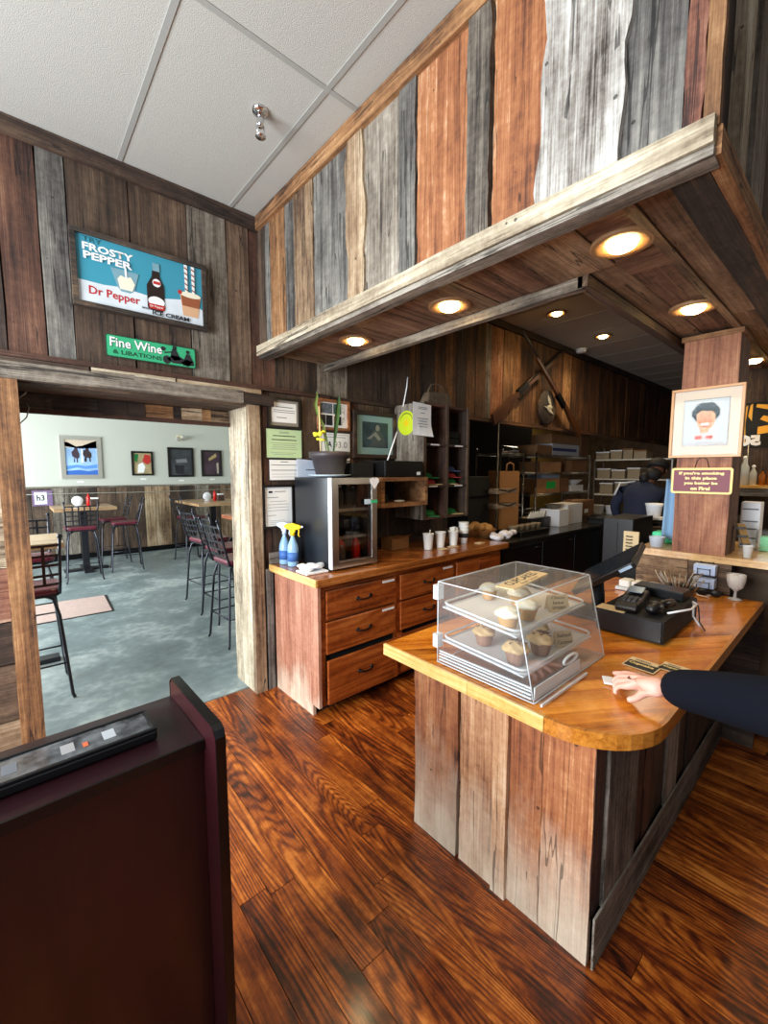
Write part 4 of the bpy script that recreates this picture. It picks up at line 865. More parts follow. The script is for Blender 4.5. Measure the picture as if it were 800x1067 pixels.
for zz in (.275, .63): plank('shelf_lip', (.028, -.011, zz), (.285, -.0, zz+.018), 'x', W('dark', 'x'), t, .0005); plank('shelf_lip', (.313, -.011, zz), (.575, 0, zz+.018), 'x', W('dark', 'x'), t, .0005)
def cap_(loc, rz, c1, c2, label, tilt=0):
    k = thing('baseball_cap', label, 'cap', loc, rz, 'caps in the pigeonholes')
    MB().lathe([(.085, 0), (.085, .012), (.076, .034), (.05, .048), (.01, .053), (.002, .054)], 20).obj('crown', c1, k)
    P_ = [(.085*math.cos(a), .085*math.sin(a)) for a in [PI+.6+i*(PI-1.2)/8 for i in range(9)]]; Q_ = [(p_[0]*1.0, p_[1]-.075*math.sin((i+.5)/9*PI)) for i, p_ in enumerate(P_)]
    MB().prism(P_+Q_[::-1], 0, .006).obj('brim', c2, k)
gcap, rcap, bcap, wcap = [flat('cap_'+n_, srgb(*c_), .8, bump=.1) for n_, c_ in (('green', (24, 110, 52)), ('red', (150, 38, 36)), ('blue', (60, 70, 110)), ('khaki', (170, 150, 100)))]
for loc, rz, a, b, lb in [((2.745, 2.57, 1.487), .4, rcap, wcap, 'red and khaki cap in the left middle pigeonhole'), ((2.735, 2.60, 1.543), .3, gcap, gcap, 'green cap stacked in the left middle pigeonhole'),
                          ((3.04, 2.58, 1.487), -.3, gcap, wcap, 'green cap with pale brim, bottom of the stack in the right pigeonhole'), ((3.05, 2.59, 1.545), .2, rcap, rcap, 'red cap in the middle of the right pigeonhole stack'), ((3.05, 2.60, 1.602), .1, bcap, bcap, 'dusky blue cap on top of the right pigeonhole stack'),
                          ((2.76, 2.58, 1.211), 0, gcap, gcap, 'green cap in the bottom left pigeonhole'), ((3.05, 2.58, 1.211), .5, gcap, wcap, 'green cap in the bottom right pigeonhole')]: cap_(loc, rz, a, b, lb)
for i, (z_, lb) in enumerate(((1.841, 'black boxy item at the base of the upper right pigeonhole'), (1.905, 'black item stacked on top in the upper right pigeonhole'))):
    tag(MB().box(2.96, 3.14, 2.52, 2.72, z_, z_+.06).obj('black_case', M['black_matte'], None, .008), lb, 'case')
# basket bag on top
t = thing('woven_bag', 'old woven handbag sitting on top of the pigeonhole shelf', 'bag', (2.93, 2.63, 2.182))
bm_ = flat('woven_straw', srgb(104, 86, 66), .9, bump=1, bscale=150, var=.35)
MB().add([(-.17, -.06, 0), (.19, -.06, 0), (.19, .06, 0), (-.17, .06, 0), (-.12, -.035, .12), (.14, -.035, .14), (.14, .035, .14), (-.12, .035, .12)], [(3, 2, 1, 0), (4, 5, 6, 7), (0, 1, 5, 4), (1, 2, 6, 5), (2, 3, 7, 6), (3, 0, 4, 7)]).obj('body', bm_, t, .012)
MB().tube([(-.11+.0, 0, .115), (-.06, 0, .19), (.02, 0, .21), (.09, 0, .19), (.13, 0, .13)], .007, 8).obj('handle', bm_, t)
# round sticker on the shelf side, hanging note, stick
t = thing('round_sticker', 'round yellow-green sticker on the grey side of the pigeonhole shelf', 'sticker', (2.603, 2.672, 2.02), 0)
vy = flat('acid_yellow', srgb(206, 224, 40), .5); tmp = MB()
def disx(nm, cy, cz, ry, rz_, xx, m_, par): return MB().prism([(cy+ry*math.cos(2*PI*i/28), cz+rz_*math.sin(2*PI*i/28)) for i in range(28)], xx-.001, xx, 'x').obj(nm, m_, par)
disx('disc', 0, 0, .105, .105, 0, vy, t); disx('sun', 0, 0, .03, .03, -.001, yel, t)
for i in range(8): a = 2*PI*i/8; MB().prism([(.045*math.cos(a)-.006*math.sin(a), .045*math.sin(a)+.006*math.cos(a)), (.062*math.cos(a), .062*math.sin(a)), (.045*math.cos(a)+.006*math.sin(a), .045*math.sin(a)-.006*math.cos(a))], -.002, -.001, 'x').obj('sun_ray', yel, t)
for i in range(16):
    a = PI*.12+PI*.76*i/15; MB().prism([(.082*math.cos(a+q_)+0, .082*math.sin(a+q_)+w0) for q_, w0 in ((-.04, -.006), (.04, -.006), (.04, .008), (-.04, .008))], -.002, -.001, 'x').obj('print_mark', M['ink'], t)
t = thing('hanging_note', 'white printed note taped on the pigeonhole shelf front, lower corner curling', 'paper', (2.462, 2.452, 1.90), 0)
v = []; 
for j in range(7):
    zz = .262*j/6
    for i in range(4): xx = .21*i/3; v.append((xx, -.03*max(0, 1-zz/.1)*(i/3)-.002*i, zz-.004*i))
f = [(j*4+i, j*4+i+1, j*4+i+5, j*4+i+4) for j in range(6) for i in range(3)]
so = MB().add(v, f).obj('sheet', paper, t); sm_ = so.modifiers.new('s', 'SOLIDIFY'); sm_.thickness = .001
lines(t, .05, .16, .225, 2, .012, -.009, .004, .2); lines(t, .08, .13, .18, 1, .02, -.009, .005); lines(t, .04, .17, .135, 4, .022, -.012, .0045, .4)
tag(MB().tube([(2.46, 2.51, 2.36), (2.44, 2.5, 2.28), (2.40, 2.5, 2.12)], .005, 6).tube([(2.335, 2.5, 1.915), (2.30, 2.5, 1.84), (2.232, 2.5, 1.69)], .006, 6).obj('white_cord', M['paper']), 'white cord hanging behind the round sticker down to the black box', 'cord')['kind'] = 'stuff'
# cups and goods on the worktop
cupm = flat('white_foam', srgb(236, 236, 232), .5)
def cup(loc, h_, r, label, extra=None):
    k = thing('paper_cup', label, 'cup', loc, 0, 'white cups in a row on the worktop')
    MB().lathe([(r*.72, 0), (r*.74, .003), (r, h_), (r*1.06, h_+.002), (r*1.06, h_+.008), (r*.95, h_+.004), (r*.7, .01)], 20).obj('cup_wall', cupm, k)
    if extra: 
        for q in range(extra): a = random.uniform(-.35, .35); MB().box(-.02, .02, -.0015, .0015, 0, .11, Matrix.Translation((random.uniform(-.02, .02), random.uniform(-.015, .015), h_*.45)) @ Matrix.Rotation(a, 4, 'Y') @ Matrix.Rotation(random.uniform(-1, 1), 4, 'Z')).obj('packet', M['paper'], k)
cup((2.645, 2.44, Z), .13, .046, 'white cup with one packet standing up, first in the row by the cooler side', 1)
cup((2.80, 2.44, Z), .13, .047, 'empty white cup, second in the row', 0)
cup((2.965, 2.43, Z), .125, .046, 'white cup packed with white sachets, third in the row', 4)
k = thing('paper_cup', 'tall stack of white cups with a dark band, last in the row', 'cup', (3.125, 2.44, Z), 0, 'white cups in a row on the worktop')
for i in range(3): MB().lathe([(.034, .0+.035*i), (.046, .12+.035*i), (.049, .128+.035*i), (.044, .126+.035*i)], 20).obj('cup_wall', cupm, k)
MB().lathe([(.0425, .055), (.0455, .095)], 20).obj('band', M['ink'], k)
for i, (x_, y_) in enumerate(((2.75, 2.36), (2.90, 2.38), (3.24, 2.34))):
    tag(MB().box(x_-.04, x_+.04, y_-.03, y_+.03, Z, Z+.004, None).obj('kraft_slip', kraft), ('kraft slip in front of the second cup', 'kraft slip in front of the third cup', 'kraft slip at the kitchen end of the worktop')[i], 'paper', 'slips by the cups')
t = thing('brown_carton', 'small open brown carton between the cooler and the white cups', 'box', (2.37, 2.60, Z)); cbm = flat('cardboard', srgb(146, 104, 62), .85, var=.15); 
box('carton_body', 0, .20, 0, .14, 0, .10, cbm, t, .002); MB().add([(0, 0, .1), (.2, 0, .1), (.21, -.04, .125), (.01, -.045, .12)], [(0, 1, 2, 3)]).obj('flap', cbm, t)
t = thing('cream_tub', 'cream tub of small packets right behind the cooler', 'tub', (2.10, 2.56, Z)); MB().lathe([(.04, 0), (.05, .11), (.053, .112), (.045, .105)], 20).obj('tub_wall', col('cream_tub_plastic', (206, 196, 168), .5), t); MB().ball((0, 0, .115), .035, jit=.25).obj('packets', M['paper'], t, kind='stuff')
# low board shelf (steel end) continuing along the back
tag(plank('wall_rail', (1.98, 2.76, 1.28), (2.62, 2.80, 1.31), 'x', W('redbrown', 'x'), None, .002), 'dark wooden rail on the wall under the cubby', 'rail')
# ================================================================== KITCHEN
blkst = flat('dark_steel', srgb(40, 38, 36), .3, .7); card1 = flat('cardboard_box', srgb(168, 124, 82), .85, var=.12); card2 = flat('cardboard_dark', srgb(116, 78, 46), .85, var=.12); cwh = flat('white_carton', srgb(214, 214, 216), .7)
plast = flat('cloudy_plastic', srgb(150, 132, 104), .35, alpha=.85); kr = flat('kraft_bag', srgb(160, 112, 64), .85, bump=.2)
t = thing('prep_counter', 'long black kitchen counter with reflective dark steel top past the brown worktop', 'counter', (3.50, 2.26, 0))
box('counter_body', 0, 2.3, .03, .74, .08, .87, M['black_matte'], t); box('steel_top', -.02, 2.32, 0, .76, .875, .905, flat('prep_steel', srgb(90, 88, 84), .22, .9), t, .004)
for i in range(3): box('door_panel', .02+i*.765, .76+i*.765, .012, .03, .12, .84, M['black'], t, .004); 
for i in range(3): MB().tube([(.60+i*.765, -.002, .80), (.72+i*.765, -.002, .80)], .008, 8).obj('door_handle', M['iron'], t)
t = thing('low_counter', 'black low kitchen unit beyond the prep counter, beside the cook', 'counter', (5.95, 1.9, 0))
box('unit_body', 0, .8, 0, .6, 0, .94, M['black_matte'], t, .004); box('unit_top', -.01, .81, -.01, .61, .942, .965, blkst, t, .004)
t = thing('reach_in_cabinet', 'tall black appliance behind the point-of-sale screen', 'appliance', (3.56, 1.16, 0))
box('body', 0, .45, 0, .22, 0, 1.235, M['black'], t, .006); box('door_gap', -.003, 0, .108, .112, .1, 1.2, M['black_matte'], t); MB().lathe([(.012, 0), (.012, .012)], 10, (-.002, .03, 1.02), M=Matrix.Rotation(-PI/2, 4, 'Y')).obj('round_knob', M['white'], t)
def rack(name_lab, x0, x1, y0, y1, H_, shelves, lip=.02):
    t = thing('wire_rack', name_lab, 'rack', (x0, y0, 0), 0, 'metal racks in the kitchen')
    w_, d_ = x1-x0, y1-y0
    for a, b in ((0, 0), (w_, 0), (0, d_), (w_, d_)): MB().lathe([(.016, 0), (.014, .02), (.014, H_-.01), (.008, H_)], 10, (a, b, 0)).obj('post', M['chrome'], t)
    for z_ in shelves:
        s_ = MB()
        for a, b in (((0, 0), (w_, 0)), ((0, d_), (w_, d_)), ((0, 0), (0, d_)), ((w_, 0), (w_, d_))):
            s_.tube([(*a, z_), (*b, z_)], .006, 6); s_.tube([(*a, z_-lip), (*b, z_-lip)], .004, 6)
        for k in range(12): s_.tube([(w_*(k+.5)/12, 0, z_), (w_*(k+.5)/12, d_, z_)], .003, 4)
        s_.obj('wire_shelf', M['steel'], t)
    return t
rack('tall wire rack left in the kitchen, holding paper bags', 4.62, 5.16, 3.05, 3.42, 1.90, (.35, 1.16, 1.83))
rack('wide wire rack in the kitchen stacked with cartons', 5.62, 7.36, 3.12, 3.58, 1.88, (.35, 1.0, 1.27, 1.58, 1.84))
def carton(x0, x1, y0, y1, z0, z1, m_, label, sticker=None, grp='cartons on the kitchen racks', nm='carton', cat='box', lid=True):
    t = thing(nm, label, cat, (x0, y0, z0), 0, grp)
    w_, d_, h_ = x1-x0, y1-y0, z1-z0
    box('box_body', 0, w_, 0, d_, 0, h_, m_, t, .003)
    if lid: box('tape', w_*.0, w_*1.0, d_*.46, d_*.54, h_, h_+.001, kraft, t)
    if sticker: box('label', w_*sticker[0], w_*sticker[1], -.0015, -.0003, h_*sticker[2], h_*sticker[3], sticker[4], t)
    return t
gk = col('label_green', (30, 190, 80), .5); lbk = col('label_blue', (60, 70, 130), .5)
Yr = 3.14
carton(5.66, 6.10, Yr, 3.5, 1.851, 1.985, card1, 'tan carton at the left end of the wide rack top')
carton(6.11, 7.0, Yr, 3.5, 1.851, 2.02, cwh, 'white carton with a blue band on the wide rack top', (.0, .88, .35, .62, lbk))
carton(6.12, 7.05, Yr+.02, 3.5, 2.025, 2.165, card1, 'flat brown carton on top of the white carton'); carton(7.06, 7.34, Yr, 3.5, 1.851, 2.165, card2, 'dark carton at the right end of the wide rack top')
carton(5.80, 6.40, Yr, 3.5, 1.591, 1.745, card1, 'open tan carton on the second shelf of the wide rack'); carton(6.75, 7.32, Yr, 3.5, 1.591, 1.78, card2, 'dark carton on the second shelf, right end')
carton(5.86, 6.36, Yr, 3.4, 1.50, 1.555, col('pale_blue_box', (130, 150, 176)), 'thin pale blue box lying on the green-labelled carton')
carton(5.66, 6.38, Yr, 3.5, 1.281, 1.495, card1, 'brown carton with a bright green square label', (.42, .80, .3, .8, gk)); carton(6.42, 6.68, Yr, 3.5, 1.281, 1.5, card2, 'dark carton right of the green-labelled one')
carton(6.75, 7.2, Yr, 3.4, 1.281, 1.38, cwh, 'low white carton on the third shelf right end'); 
def bowl(x, y, z, r, label, m_, grp='bowls in the kitchen'):
    t = thing('bowl', label, 'bowl', (x, y, z), 0, grp); MB().lathe([(r*.45, 0), (r*.5, .004), (r, r*.45), (r*1.02, r*.46), (r*.97, r*.45), (r*.4, .012)], 24).obj('bowl_wall', m_, t); return t
bowl(6.98, 3.25, 1.382, .18, 'white bowl on the low white carton', M['white'])
# steel things by the left rack, and the top shelf tray
t = thing('steel_drum', 'shiny steel canister lying on top of the left rack', 'canister', (4.76, 3.1, 1.835)); MB().lathe([(.05, 0), (.052, .004), (.052, .36), (.045, .365)], 20, (0, .05, .052), M=Matrix.Rotation(PI/2, 4, 'Y')).obj('drum', M['chrome'], t)
t = thing('paper_bag', 'brown paper bag with twisted handles standing on the prep counter', 'bag', (4.235, 2.80, .906)); box('bag_body', 0, .42, 0, .16, 0, .70, kr, t, .004)
MB().tube([(.13, 0, .69), (.14, 0, .78), (.21, 0, .80), (.28, 0, .78), (.29, 0, .69)], .009, 6).obj('handle', kr, t)
t = thing('dark_appliance', 'black box-shaped appliance at the near end of the prep counter', 'appliance', (3.66, 2.80, .906)); box('body', 0, .38, 0, .2, 0, .64, M['black_matte'], t, .006); box('front_band', .02, .36, -.002, 0, .40, .43, blkst, t)
# wooden peel stack with iron forks
for i, (z_, lb) in enumerate(((1.20, 'lower light wooden board holder on the post'), (1.36, 'upper light wooden board holder on the post'))):
    t = thing('wooden_paddle', lb, 'board', (3.93, 2.62, z_), 0, 'wooden boards on the dark stand'); plank('board', (0, 0, 0), (.38, .12, .05), 'x', W('tan', 'x'), t, .001); MB().tube([(.02, -.005, .05), (.2, -.01, .02), (.36, -.005, .05)], .007, 6).obj('strap', M['iron'], t)
t = thing('iron_stand', 'thin dark upright pole at the front of the kitchen opening', 'pole', (4.12, 2.76, .906)); MB().lathe([(.06, 0), (.06, .012), (.012, .02), (.012, 1.23)], 14).obj('pole', M['iron'], t)
# baskets, loaves, trays on the prep counter
t = thing('bread_basket', 'low wicker basket of rolls on the counter beside the white bag', 'basket', (3.62, 2.62, .906)); MB().lathe([(.13, 0), (.16, .10), (.165, .105), (.15, .1)], 24, wob=lambda a, i: 1+.02*math.cos(18*a)).obj('basket', flat('wicker', srgb(150, 100, 48), .8, bump=1, bscale=120), t)
for i in range(5): a = i*1.26; MB().ball((.08*math.cos(a), .08*math.sin(a), .12+.01*(i % 2)), .055, sq=(1.1, 1, .75)).obj('roll', flat('bread_crust', srgb(190, 136, 70), .6, var=.2), t)
t = thing('white_bag', 'crumpled white plastic bag at the front edge of the prep counter', 'bag', (3.66, 2.37, .906)); b_ = MB()
for i in range(14): b_.ball((random.uniform(-.16, .16), random.uniform(-.05, .05), .05+random.uniform(0, .03)), random.uniform(.03, .05), 10, 7, (1.3, 1, .8), .15)
bo = b_.obj('bag_film', flat('white_film', srgb(226, 220, 222), .35), t); rm_ = bo.modifiers.new('r', 'REMESH'); rm_.mode = 'VOXEL'; rm_.voxel_size = .009; rm_.use_smooth_shade = True
t = thing('tray_stack', 'dark tray of foil-lidded tubs on the prep counter', 'tray', (4.02, 2.38, .906)); box('tray_body', 0, .6, 0, .3, 0, .05, blkst, t, .004)
for i in range(5): MB().lathe([(.045, .051), (.055, .10), (.057, .103), (.03, .104)], 16, (.06+i*.12, .13, 0)).obj('tub', plast, t)
for x0, x1, y0, z0, z1, m_, lb in [(4.66, 5.10, 2.62, .906, 1.035, blkst, 'dark low carton behind the trays'), (5.14, 5.40, 2.52, .906, 1.12, cwh, 'white box in front of the wire rack post'), (5.44, 5.88, 2.56, .906, 1.17, cwh, 'grey-white machine-like box on the prep counter'),
                               ]:
    carton(x0, x1, y0, y0+.26, z0, z1, m_, lb, None, 'boxes on the prep counter')
carton(6.0, 6.4, 2.62, 2.9, .97, 1.19, card2, 'brown box with white printed patch near the low unit', (.2, .5, .2, .45, M['white']), 'boxes on the prep counter')
for i in range(7):
    tag(MB().prism([(0, 0), (.05, .0), (.04, .10), (.01, .11)], -.004, .004, 'y', Matrix.Translation((4.66+i*.055, 2.68, 1.036)) @ Matrix.Rotation(.7, 4, 'Y')).obj('paper_sleeve', M['paper']), 'white paper sleeve in the fanned row on the dark low carton', 'paper', 'fanned white paper sleeves')
bowl(5.20+.07, 2.66, 1.121, .12, 'steel mixing bowl on the white box', M['steel'])
# right shelving on the far side with tubs
t = thing('storage_shelf', 'white two-level storage shelf in the dim back of the kitchen', 'shelf', (7.5, 1.95, 0))
for z_ in (1.20, 1.46, 1.78): box('shelf_board', 0, .4, 0, 1.15, z_, z_+.022, flat('shelf_white', srgb(190, 184, 168), .5), t)
for y_ in (0, 1.13): box('upright', .36, .4, y_, y_+.02, 0, 2.0, M['steel'], t); box('upright', 0, .02, y_, y_+.02, 0, 1.8, M['steel'], t)
for y0, y1, z0, z1, lb in [(2.88, 3.08, 1.803, 1.93, 'cloudy tub at the left end of the top storage shelf'), (2.68, 2.85, 1.803, 1.95, 'cloudy tub second from left on the top storage shelf'), (2.52, 2.66, 1.803, 1.97, 'taller dark-lidded tub on the top storage shelf'), (2.32, 2.5, 1.803, 1.94, 'cloudy tub right of the dark-lidded one'),
                       (2.85, 3.05, 1.483, 1.65, 'cloudy tub on the middle storage shelf, left'), (2.62, 2.82, 1.483, 1.63, 'cloudy tub on the middle storage shelf, centre'), (2.4, 2.58, 1.483, 1.66, 'cloudy tub on the middle storage shelf, right'),
                       (2.8, 3.0, 1.223, 1.41, 'cloudy tub on the lowest storage shelf, left'), (2.56, 2.76, 1.223, 1.43, 'cloudy tub on the lowest storage shelf, right')]:
    k = thing('storage_tub', lb, 'tub', (7.52, y0, z0), 0, 'tubs on the storage shelf'); box('tub_wall', 0, .3, 0, y1-y0, 0, z1-z0-.02, plast, k, .006); box('lid', -.005, .305, -.005, y1-y0+.005, z1-z0-.0195, z1-z0, card2 if 'dark' in lb else cwh, k)
t = thing('side_table', 'stainless side table with white tubs in the back of the kitchen', 'table', (6.85, 2.5, 0)); box('table_top', 0, .55, 0, .55, .90, .93, M['steel'], t)
for a, b in ((.02, .02), (.5, .02), (.02, .52), (.5, .52)): MB().lathe([(.018, 0), (.018, .9)], 10, (a, b, 0)).obj('leg', M['steel'], t)
for y_, lb in ((2.61, 'white tub on the stainless side table, right'), (2.83, 'white tub on the stainless side table, middle'), (7, '')):
    if not lb: continue
    k = thing('white_tub', lb, 'tub', (7.05, y_, .932), 0, 'white tubs on the side table'); MB().lathe([(.08, 0), (.1, .13), (.104, .135), (.09, .13)], 20).obj('tub_wall', cwh, k)
# crossed rifles with a carved plaque
def rifle(loc, ang, label, flip=1):
    t = thing('rifle', label, 'rifle', loc, 0, 'crossed long guns on the plank wall')
    R_ = Matrix.Rotation(-ang, 4, 'Y')
    def X_(pts): return [tuple(R_ @ Vector((p_[0], 0, p_[1]))) for p_ in pts]
    st = MB(); pts = [(-.95, -.09), (-.93, .03), (-.60, .035), (-.46, .03), (-.25, .02), (-.05, .028), (-.05, -.025), (-.25, -.03), (-.42, -.03), (-.55, -.06)]
    st.prism([(p_[0], p_[1]*flip) for p_ in pts], -.02, .02, 'y', R_); st.obj('stock', flat('gun_stock', srgb(78, 44, 22), .4, var=.3, bscale=30), t, .003)
    MB().tube(X_([(-.30, .03*flip), (.95, .03*flip)]), .016, 10).obj('barrel', flat('gun_barrel', srgb(60, 52, 44), .4, .6), t)
    MB().prism([(-.05, -.02), (.55, -.01), (.55, .02), (-.05, .02)], -.018, .018, 'y', R_).obj('fore_end', flat('gun_stock_b', srgb(96, 54, 26), .4, var=.3, bscale=30), t)
    MB().tube(X_([(-.38, -.03*flip), (-.34, -.075*flip), (-.27, -.07*flip), (-.25, -.03*flip)]), .006, 6).obj('trigger_guard', M['iron'], t)
    MB().prism([(-.34, -.02), (-.1, -.02), (-.1, .045), (-.34, .045)], -.022, .022, 'y', R_).obj('receiver', M['iron'], t)
    return t
rifle((4.82, 2.775, 2.685), math.atan2(.97, 1.57), 'long gun rising to the right, its brown butt at the lower left', 1)
rifle((5.30, 2.73, 2.66), math.atan2(-.88, 1.35)+PI, 'long gun leaning the other way, crossing in front', -1)
t = thing('bird_plaque', 'dark round plaque with a pale carved bird between the crossed rifles', 'plaque', (5.22, 2.79, 2.42)); MB().lathe([(.001, 0), (.20, 0), (.22, .015), (.20, .03), (.001, .03)], 28, M=Matrix.Rotation(PI/2, 4, 'X')).obj('disc', W('scorched'), t)
pb = col('carved_pale', (214, 206, 180), .6)
MB().prism([(-.12, .0), (-.04, -.02), (.02, -.06), (.12, -.08), (.05, -.03), (0, .0)], -.045, -.031, 'y').obj('bird_wing', pb, t); MB().prism([(-.02, .14), (.02, .10), (.06, .02), (.02, .04), (-.02, .08)], -.045, -.031, 'y').obj('bird_wing', pb, t); MB().ball((.03, -.038, .0), .03, sq=(2, .5, 1)).obj('bird_body', pb, t)
# ---- things past the post: back bar on the right
t = struct(box('wall_backbar', 4.62, 4.70, -1.6, .745, 0, CEIL, M['stucco']))
for i, y_ in enumerate((-.9, -.5, -.1, .3)): plank('wall_board', (4.605, y_+.003, 1.52), (4.62, y_+.397, 2.9), 'z', W('dark'), t)
t = thing('back_bar_shelf', 'wooden shelf with yellow-lit edge and glass bottles, right of the post', 'shelf', (4.30, -.6, 1.44))
box('shelf_board', 0, .30, 0, 1.33, .03, .05, flat('lit_oak', srgb(224, 168, 70), .4), t); plank('shelf_beam', (.02, 0, -.03), (.07, 1.33, .028), 'y', W('grey', 'y'), t)
for y_ in (.03, 1.28): box('bracket', .1, .30, y_, y_+.02, -.2, .03, M['iron'], t)
clr = flat('clear_bottle', srgb(206, 210, 200), .08, alpha=.55)
for y_, h_, r_, lb in [(.70, .19, .025, 'slim clear bottle, leftmost on the back bar shelf'), (.655, .235, .03, 'clear flask with round stopper on the back bar shelf'), (.60, .16, .024, 'short clear bottle beside the stoppered flask'), (.545, .13, .022, 'small amber bottle at the right on the back bar shelf'), (.49, .2, .028, 'tall amber bottle by the frame edge on the back bar shelf')]:
    k = thing('glass_bottle', lb, 'bottle', (4.42, y_, 1.491), 0, 'bottles on the back bar shelf')
    MB().lathe([(r_, 0), (r_, h_*.6), (r_*.4, h_*.78), (r_*.35, h_*.9)], 16).obj('body', clr if 'clear' in lb else flat('amber_bottle', srgb(170, 100, 30), .1, alpha=.7), k); MB().ball((0, 0, h_*.93), r_*.5).obj('stopper', M['paper'] if 'clear' in lb else M['black'], k)
t = thing('yellow_pennant', 'dark framed yellow and black banner on the back bar wall', 'banner', (4.60, .64, 1.99)); box('backing', -.004, 0, -.10, .10, -.20, .17, M['black_matte'], t)
yb_ = flat('banner_yellow', srgb(236, 170, 14), .5)
for pts in ([(.05, -.17), (.09, -.16), (.085, .12), (.05, .15), (.06, .0)], [(.02, .02), (.045, .06), (.035, .15), (.02, .16)], [(-.09, .10), (.0, .13), (-.005, .155), (-.09, .14)], [(-.085, .0), (-.03, .03), (-.05, .06), (-.08, .05)], [(-.085, -.08), (-.02, -.09), (-.02, -.03), (-.085, -.02)]):
    MB().prism(pts, -.007, -.0045, 'x').obj('print_shape', yb_, t)
t = thing('number_sign', 'white numerals 50 seen reversed, standing over the back bar bottles', 'sign', (4.40, .64, 1.80), 0); text('lettering', '50', M['white'], t, .13, .085, (0, -.07, 0), (0, 1, 0), (0, 0, 1), .07)
MB().tube([(0.001, 0, .01), (0.001, 0, -.30)], .003, 6).obj('pick', M['steel'], t)
# things on the pass ledge
LZ = 1.0995
t = thing('card_reader_stand', 'tan strap-patterned folder leaning against the right side of the post', 'folder', (3.32, .455, LZ)); 
MB().add([(0, 0, 0), (.03, -.03, 0), (.03, .05-.03, .18), (0, .05, .18), (.02, .012, 0), (.05, -.018, 0), (.05, .032, .18), (.02, .062, .18)], [(0, 1, 2, 3), (7, 6, 5, 4), (0, 4, 5, 1), (1, 5, 6, 2), (2, 6, 7, 3), (3, 7, 4, 0)]).obj('cover', col('folder_tan', (150, 116, 66)), t)
for z_ in (.05, .10, .15): MB().box(-.001, .052, -.026+z_*.28, .02+z_*.28, z_, z_+.012).obj('strap', M['iron'], t)
t = thing('printer_box', 'white labelled box on the ledge right of the post', 'box', (3.62, .44, LZ)); box('body', 0, .12, 0, .10, 0, .30, M['white'], t, .004)
for z_ in (.06, .12, .17, .25): box('print_line', -.0015, 0, .01, .09, z_, z_+.008, txtl, t)
t = thing('acrylic_box', 'small clear acrylic box with green card on the ledge', 'box', (3.5, .33, LZ)); box('case', 0, .12, 0, .11, 0, .13, M['acrylic'], t); box('card', .02, .1, .05, .09, .002, .09, col('mint', (130, 220, 160)), t)
t = thing('clear_cup', 'small clear cup at the ledge front right of the folder', 'cup', (3.19, .43, LZ)); MB().lathe([(.018, 0), (.026, .07), (.0275, .071), (.025, .07), (.016, .004)], 18).obj('cup_wall', EDGE, t)
t = thing('mint_tub', 'mint-green plastic tub on the ledge left of the post', 'tub', (3.475, .955, LZ)); MB().box(-.06, .06, -.115, .035, 0, .075).obj('tub_wall', col('mint_tub_plastic', (60, 206, 150), .4), t, .01)
t = thing('clear_deli_cup', 'frosted deli cup in front of the mint-green tub', 'cup', (3.22, .90, LZ)); MB().lathe([(.038, 0), (.046, .065), (.049, .068), (.044, .066), (.034, .004)], 24).obj('cup_wall', flat('frosted_cup', srgb(206, 220, 234), .3, alpha=.9), t)
t = thing('spiral_notebook', 'spiral-bound kraft notebook leaning up at the ledge end', 'notebook', (3.36, 1.055, .93)); box('cover', 0, .015, 0, .10, 0, .235, kraft, t)
for k in range(6): MB().tube([(-.006+.012*math.cos(a), .06+.02*math.sin(a), .08+k*.024) for a in [i*2*PI/8 for i in range(9)]], .0035, 5, False).obj('ring', M['black'], t)
MB().lathe([(.0, 0), (.014, 0), (.014, .012)], 12, (.008, .03, .04)).obj('clip', M['chrome'], t)
t = thing('ledge_support', 'low shelf carrying the notebook at the end of the pass', 'shelf', (3.3, 1.0, .0)); box('panel', 0, .2, 0, .20, 0, .928, M['black_matte'], t)
t = thing('white_tub_stack', 'white deli tub on a pale tray behind the post', 'tub', (4.30, 1.24, 1.196)); MB().lathe([(.05, 0), (.066, .10), (.07, .105), (.07, .12), (.02, .122)], 24).obj('tub_wall', M['white'], t); box('tray', -.08, .08, -.08, .08, -.02, -.001, M['white'], t)
t = thing('dark_wire_pile', 'tangle of black cables and brown slats on the ledge behind the cups', 'cables', (4.30, 1.2, 1.096)); b_ = MB()
for k in range(6): b_.tube([(random.uniform(-.1, .1), random.uniform(-.12, .12), .02+.05*random.random()) for _ in range(6)], .008, 6)
b_.obj('cable', M['black'], t, kind='stuff'); box('slat_box', -.12, .14, -.20, .22, -.06, .0, W('brown', 'y'), t)
t = thing('equipment_stand', 'dark stand under the tub and cables behind the ledge', 'stand', (4.29, 1.2, 0)); box('body', -.14, .16, -.21, .23, 0, 1.035, M['black_matte'], t)
t = thing('blue_towel', 'pale blue towel hanging against the left side of the post', 'towel', (3.38, .858, 1.14)); b_ = []
for i in range(9):
    for j in range(8): b_.append((.02*math.sin(i*1.4), (i-4)*.014*(1-.03*j), .40*j/7+.01*math.sin(i)))
to = MB().add(b_, [(i*8+j, i*8+j+1, i*8+8+j+1, i*8+8+j) for i in range(8) for j in range(7)], True).obj('cloth', col('towel_blue', (132, 166, 196), .9), t); sm_ = to.modifiers.new('s', 'SOLIDIFY'); sm_.thickness = .006
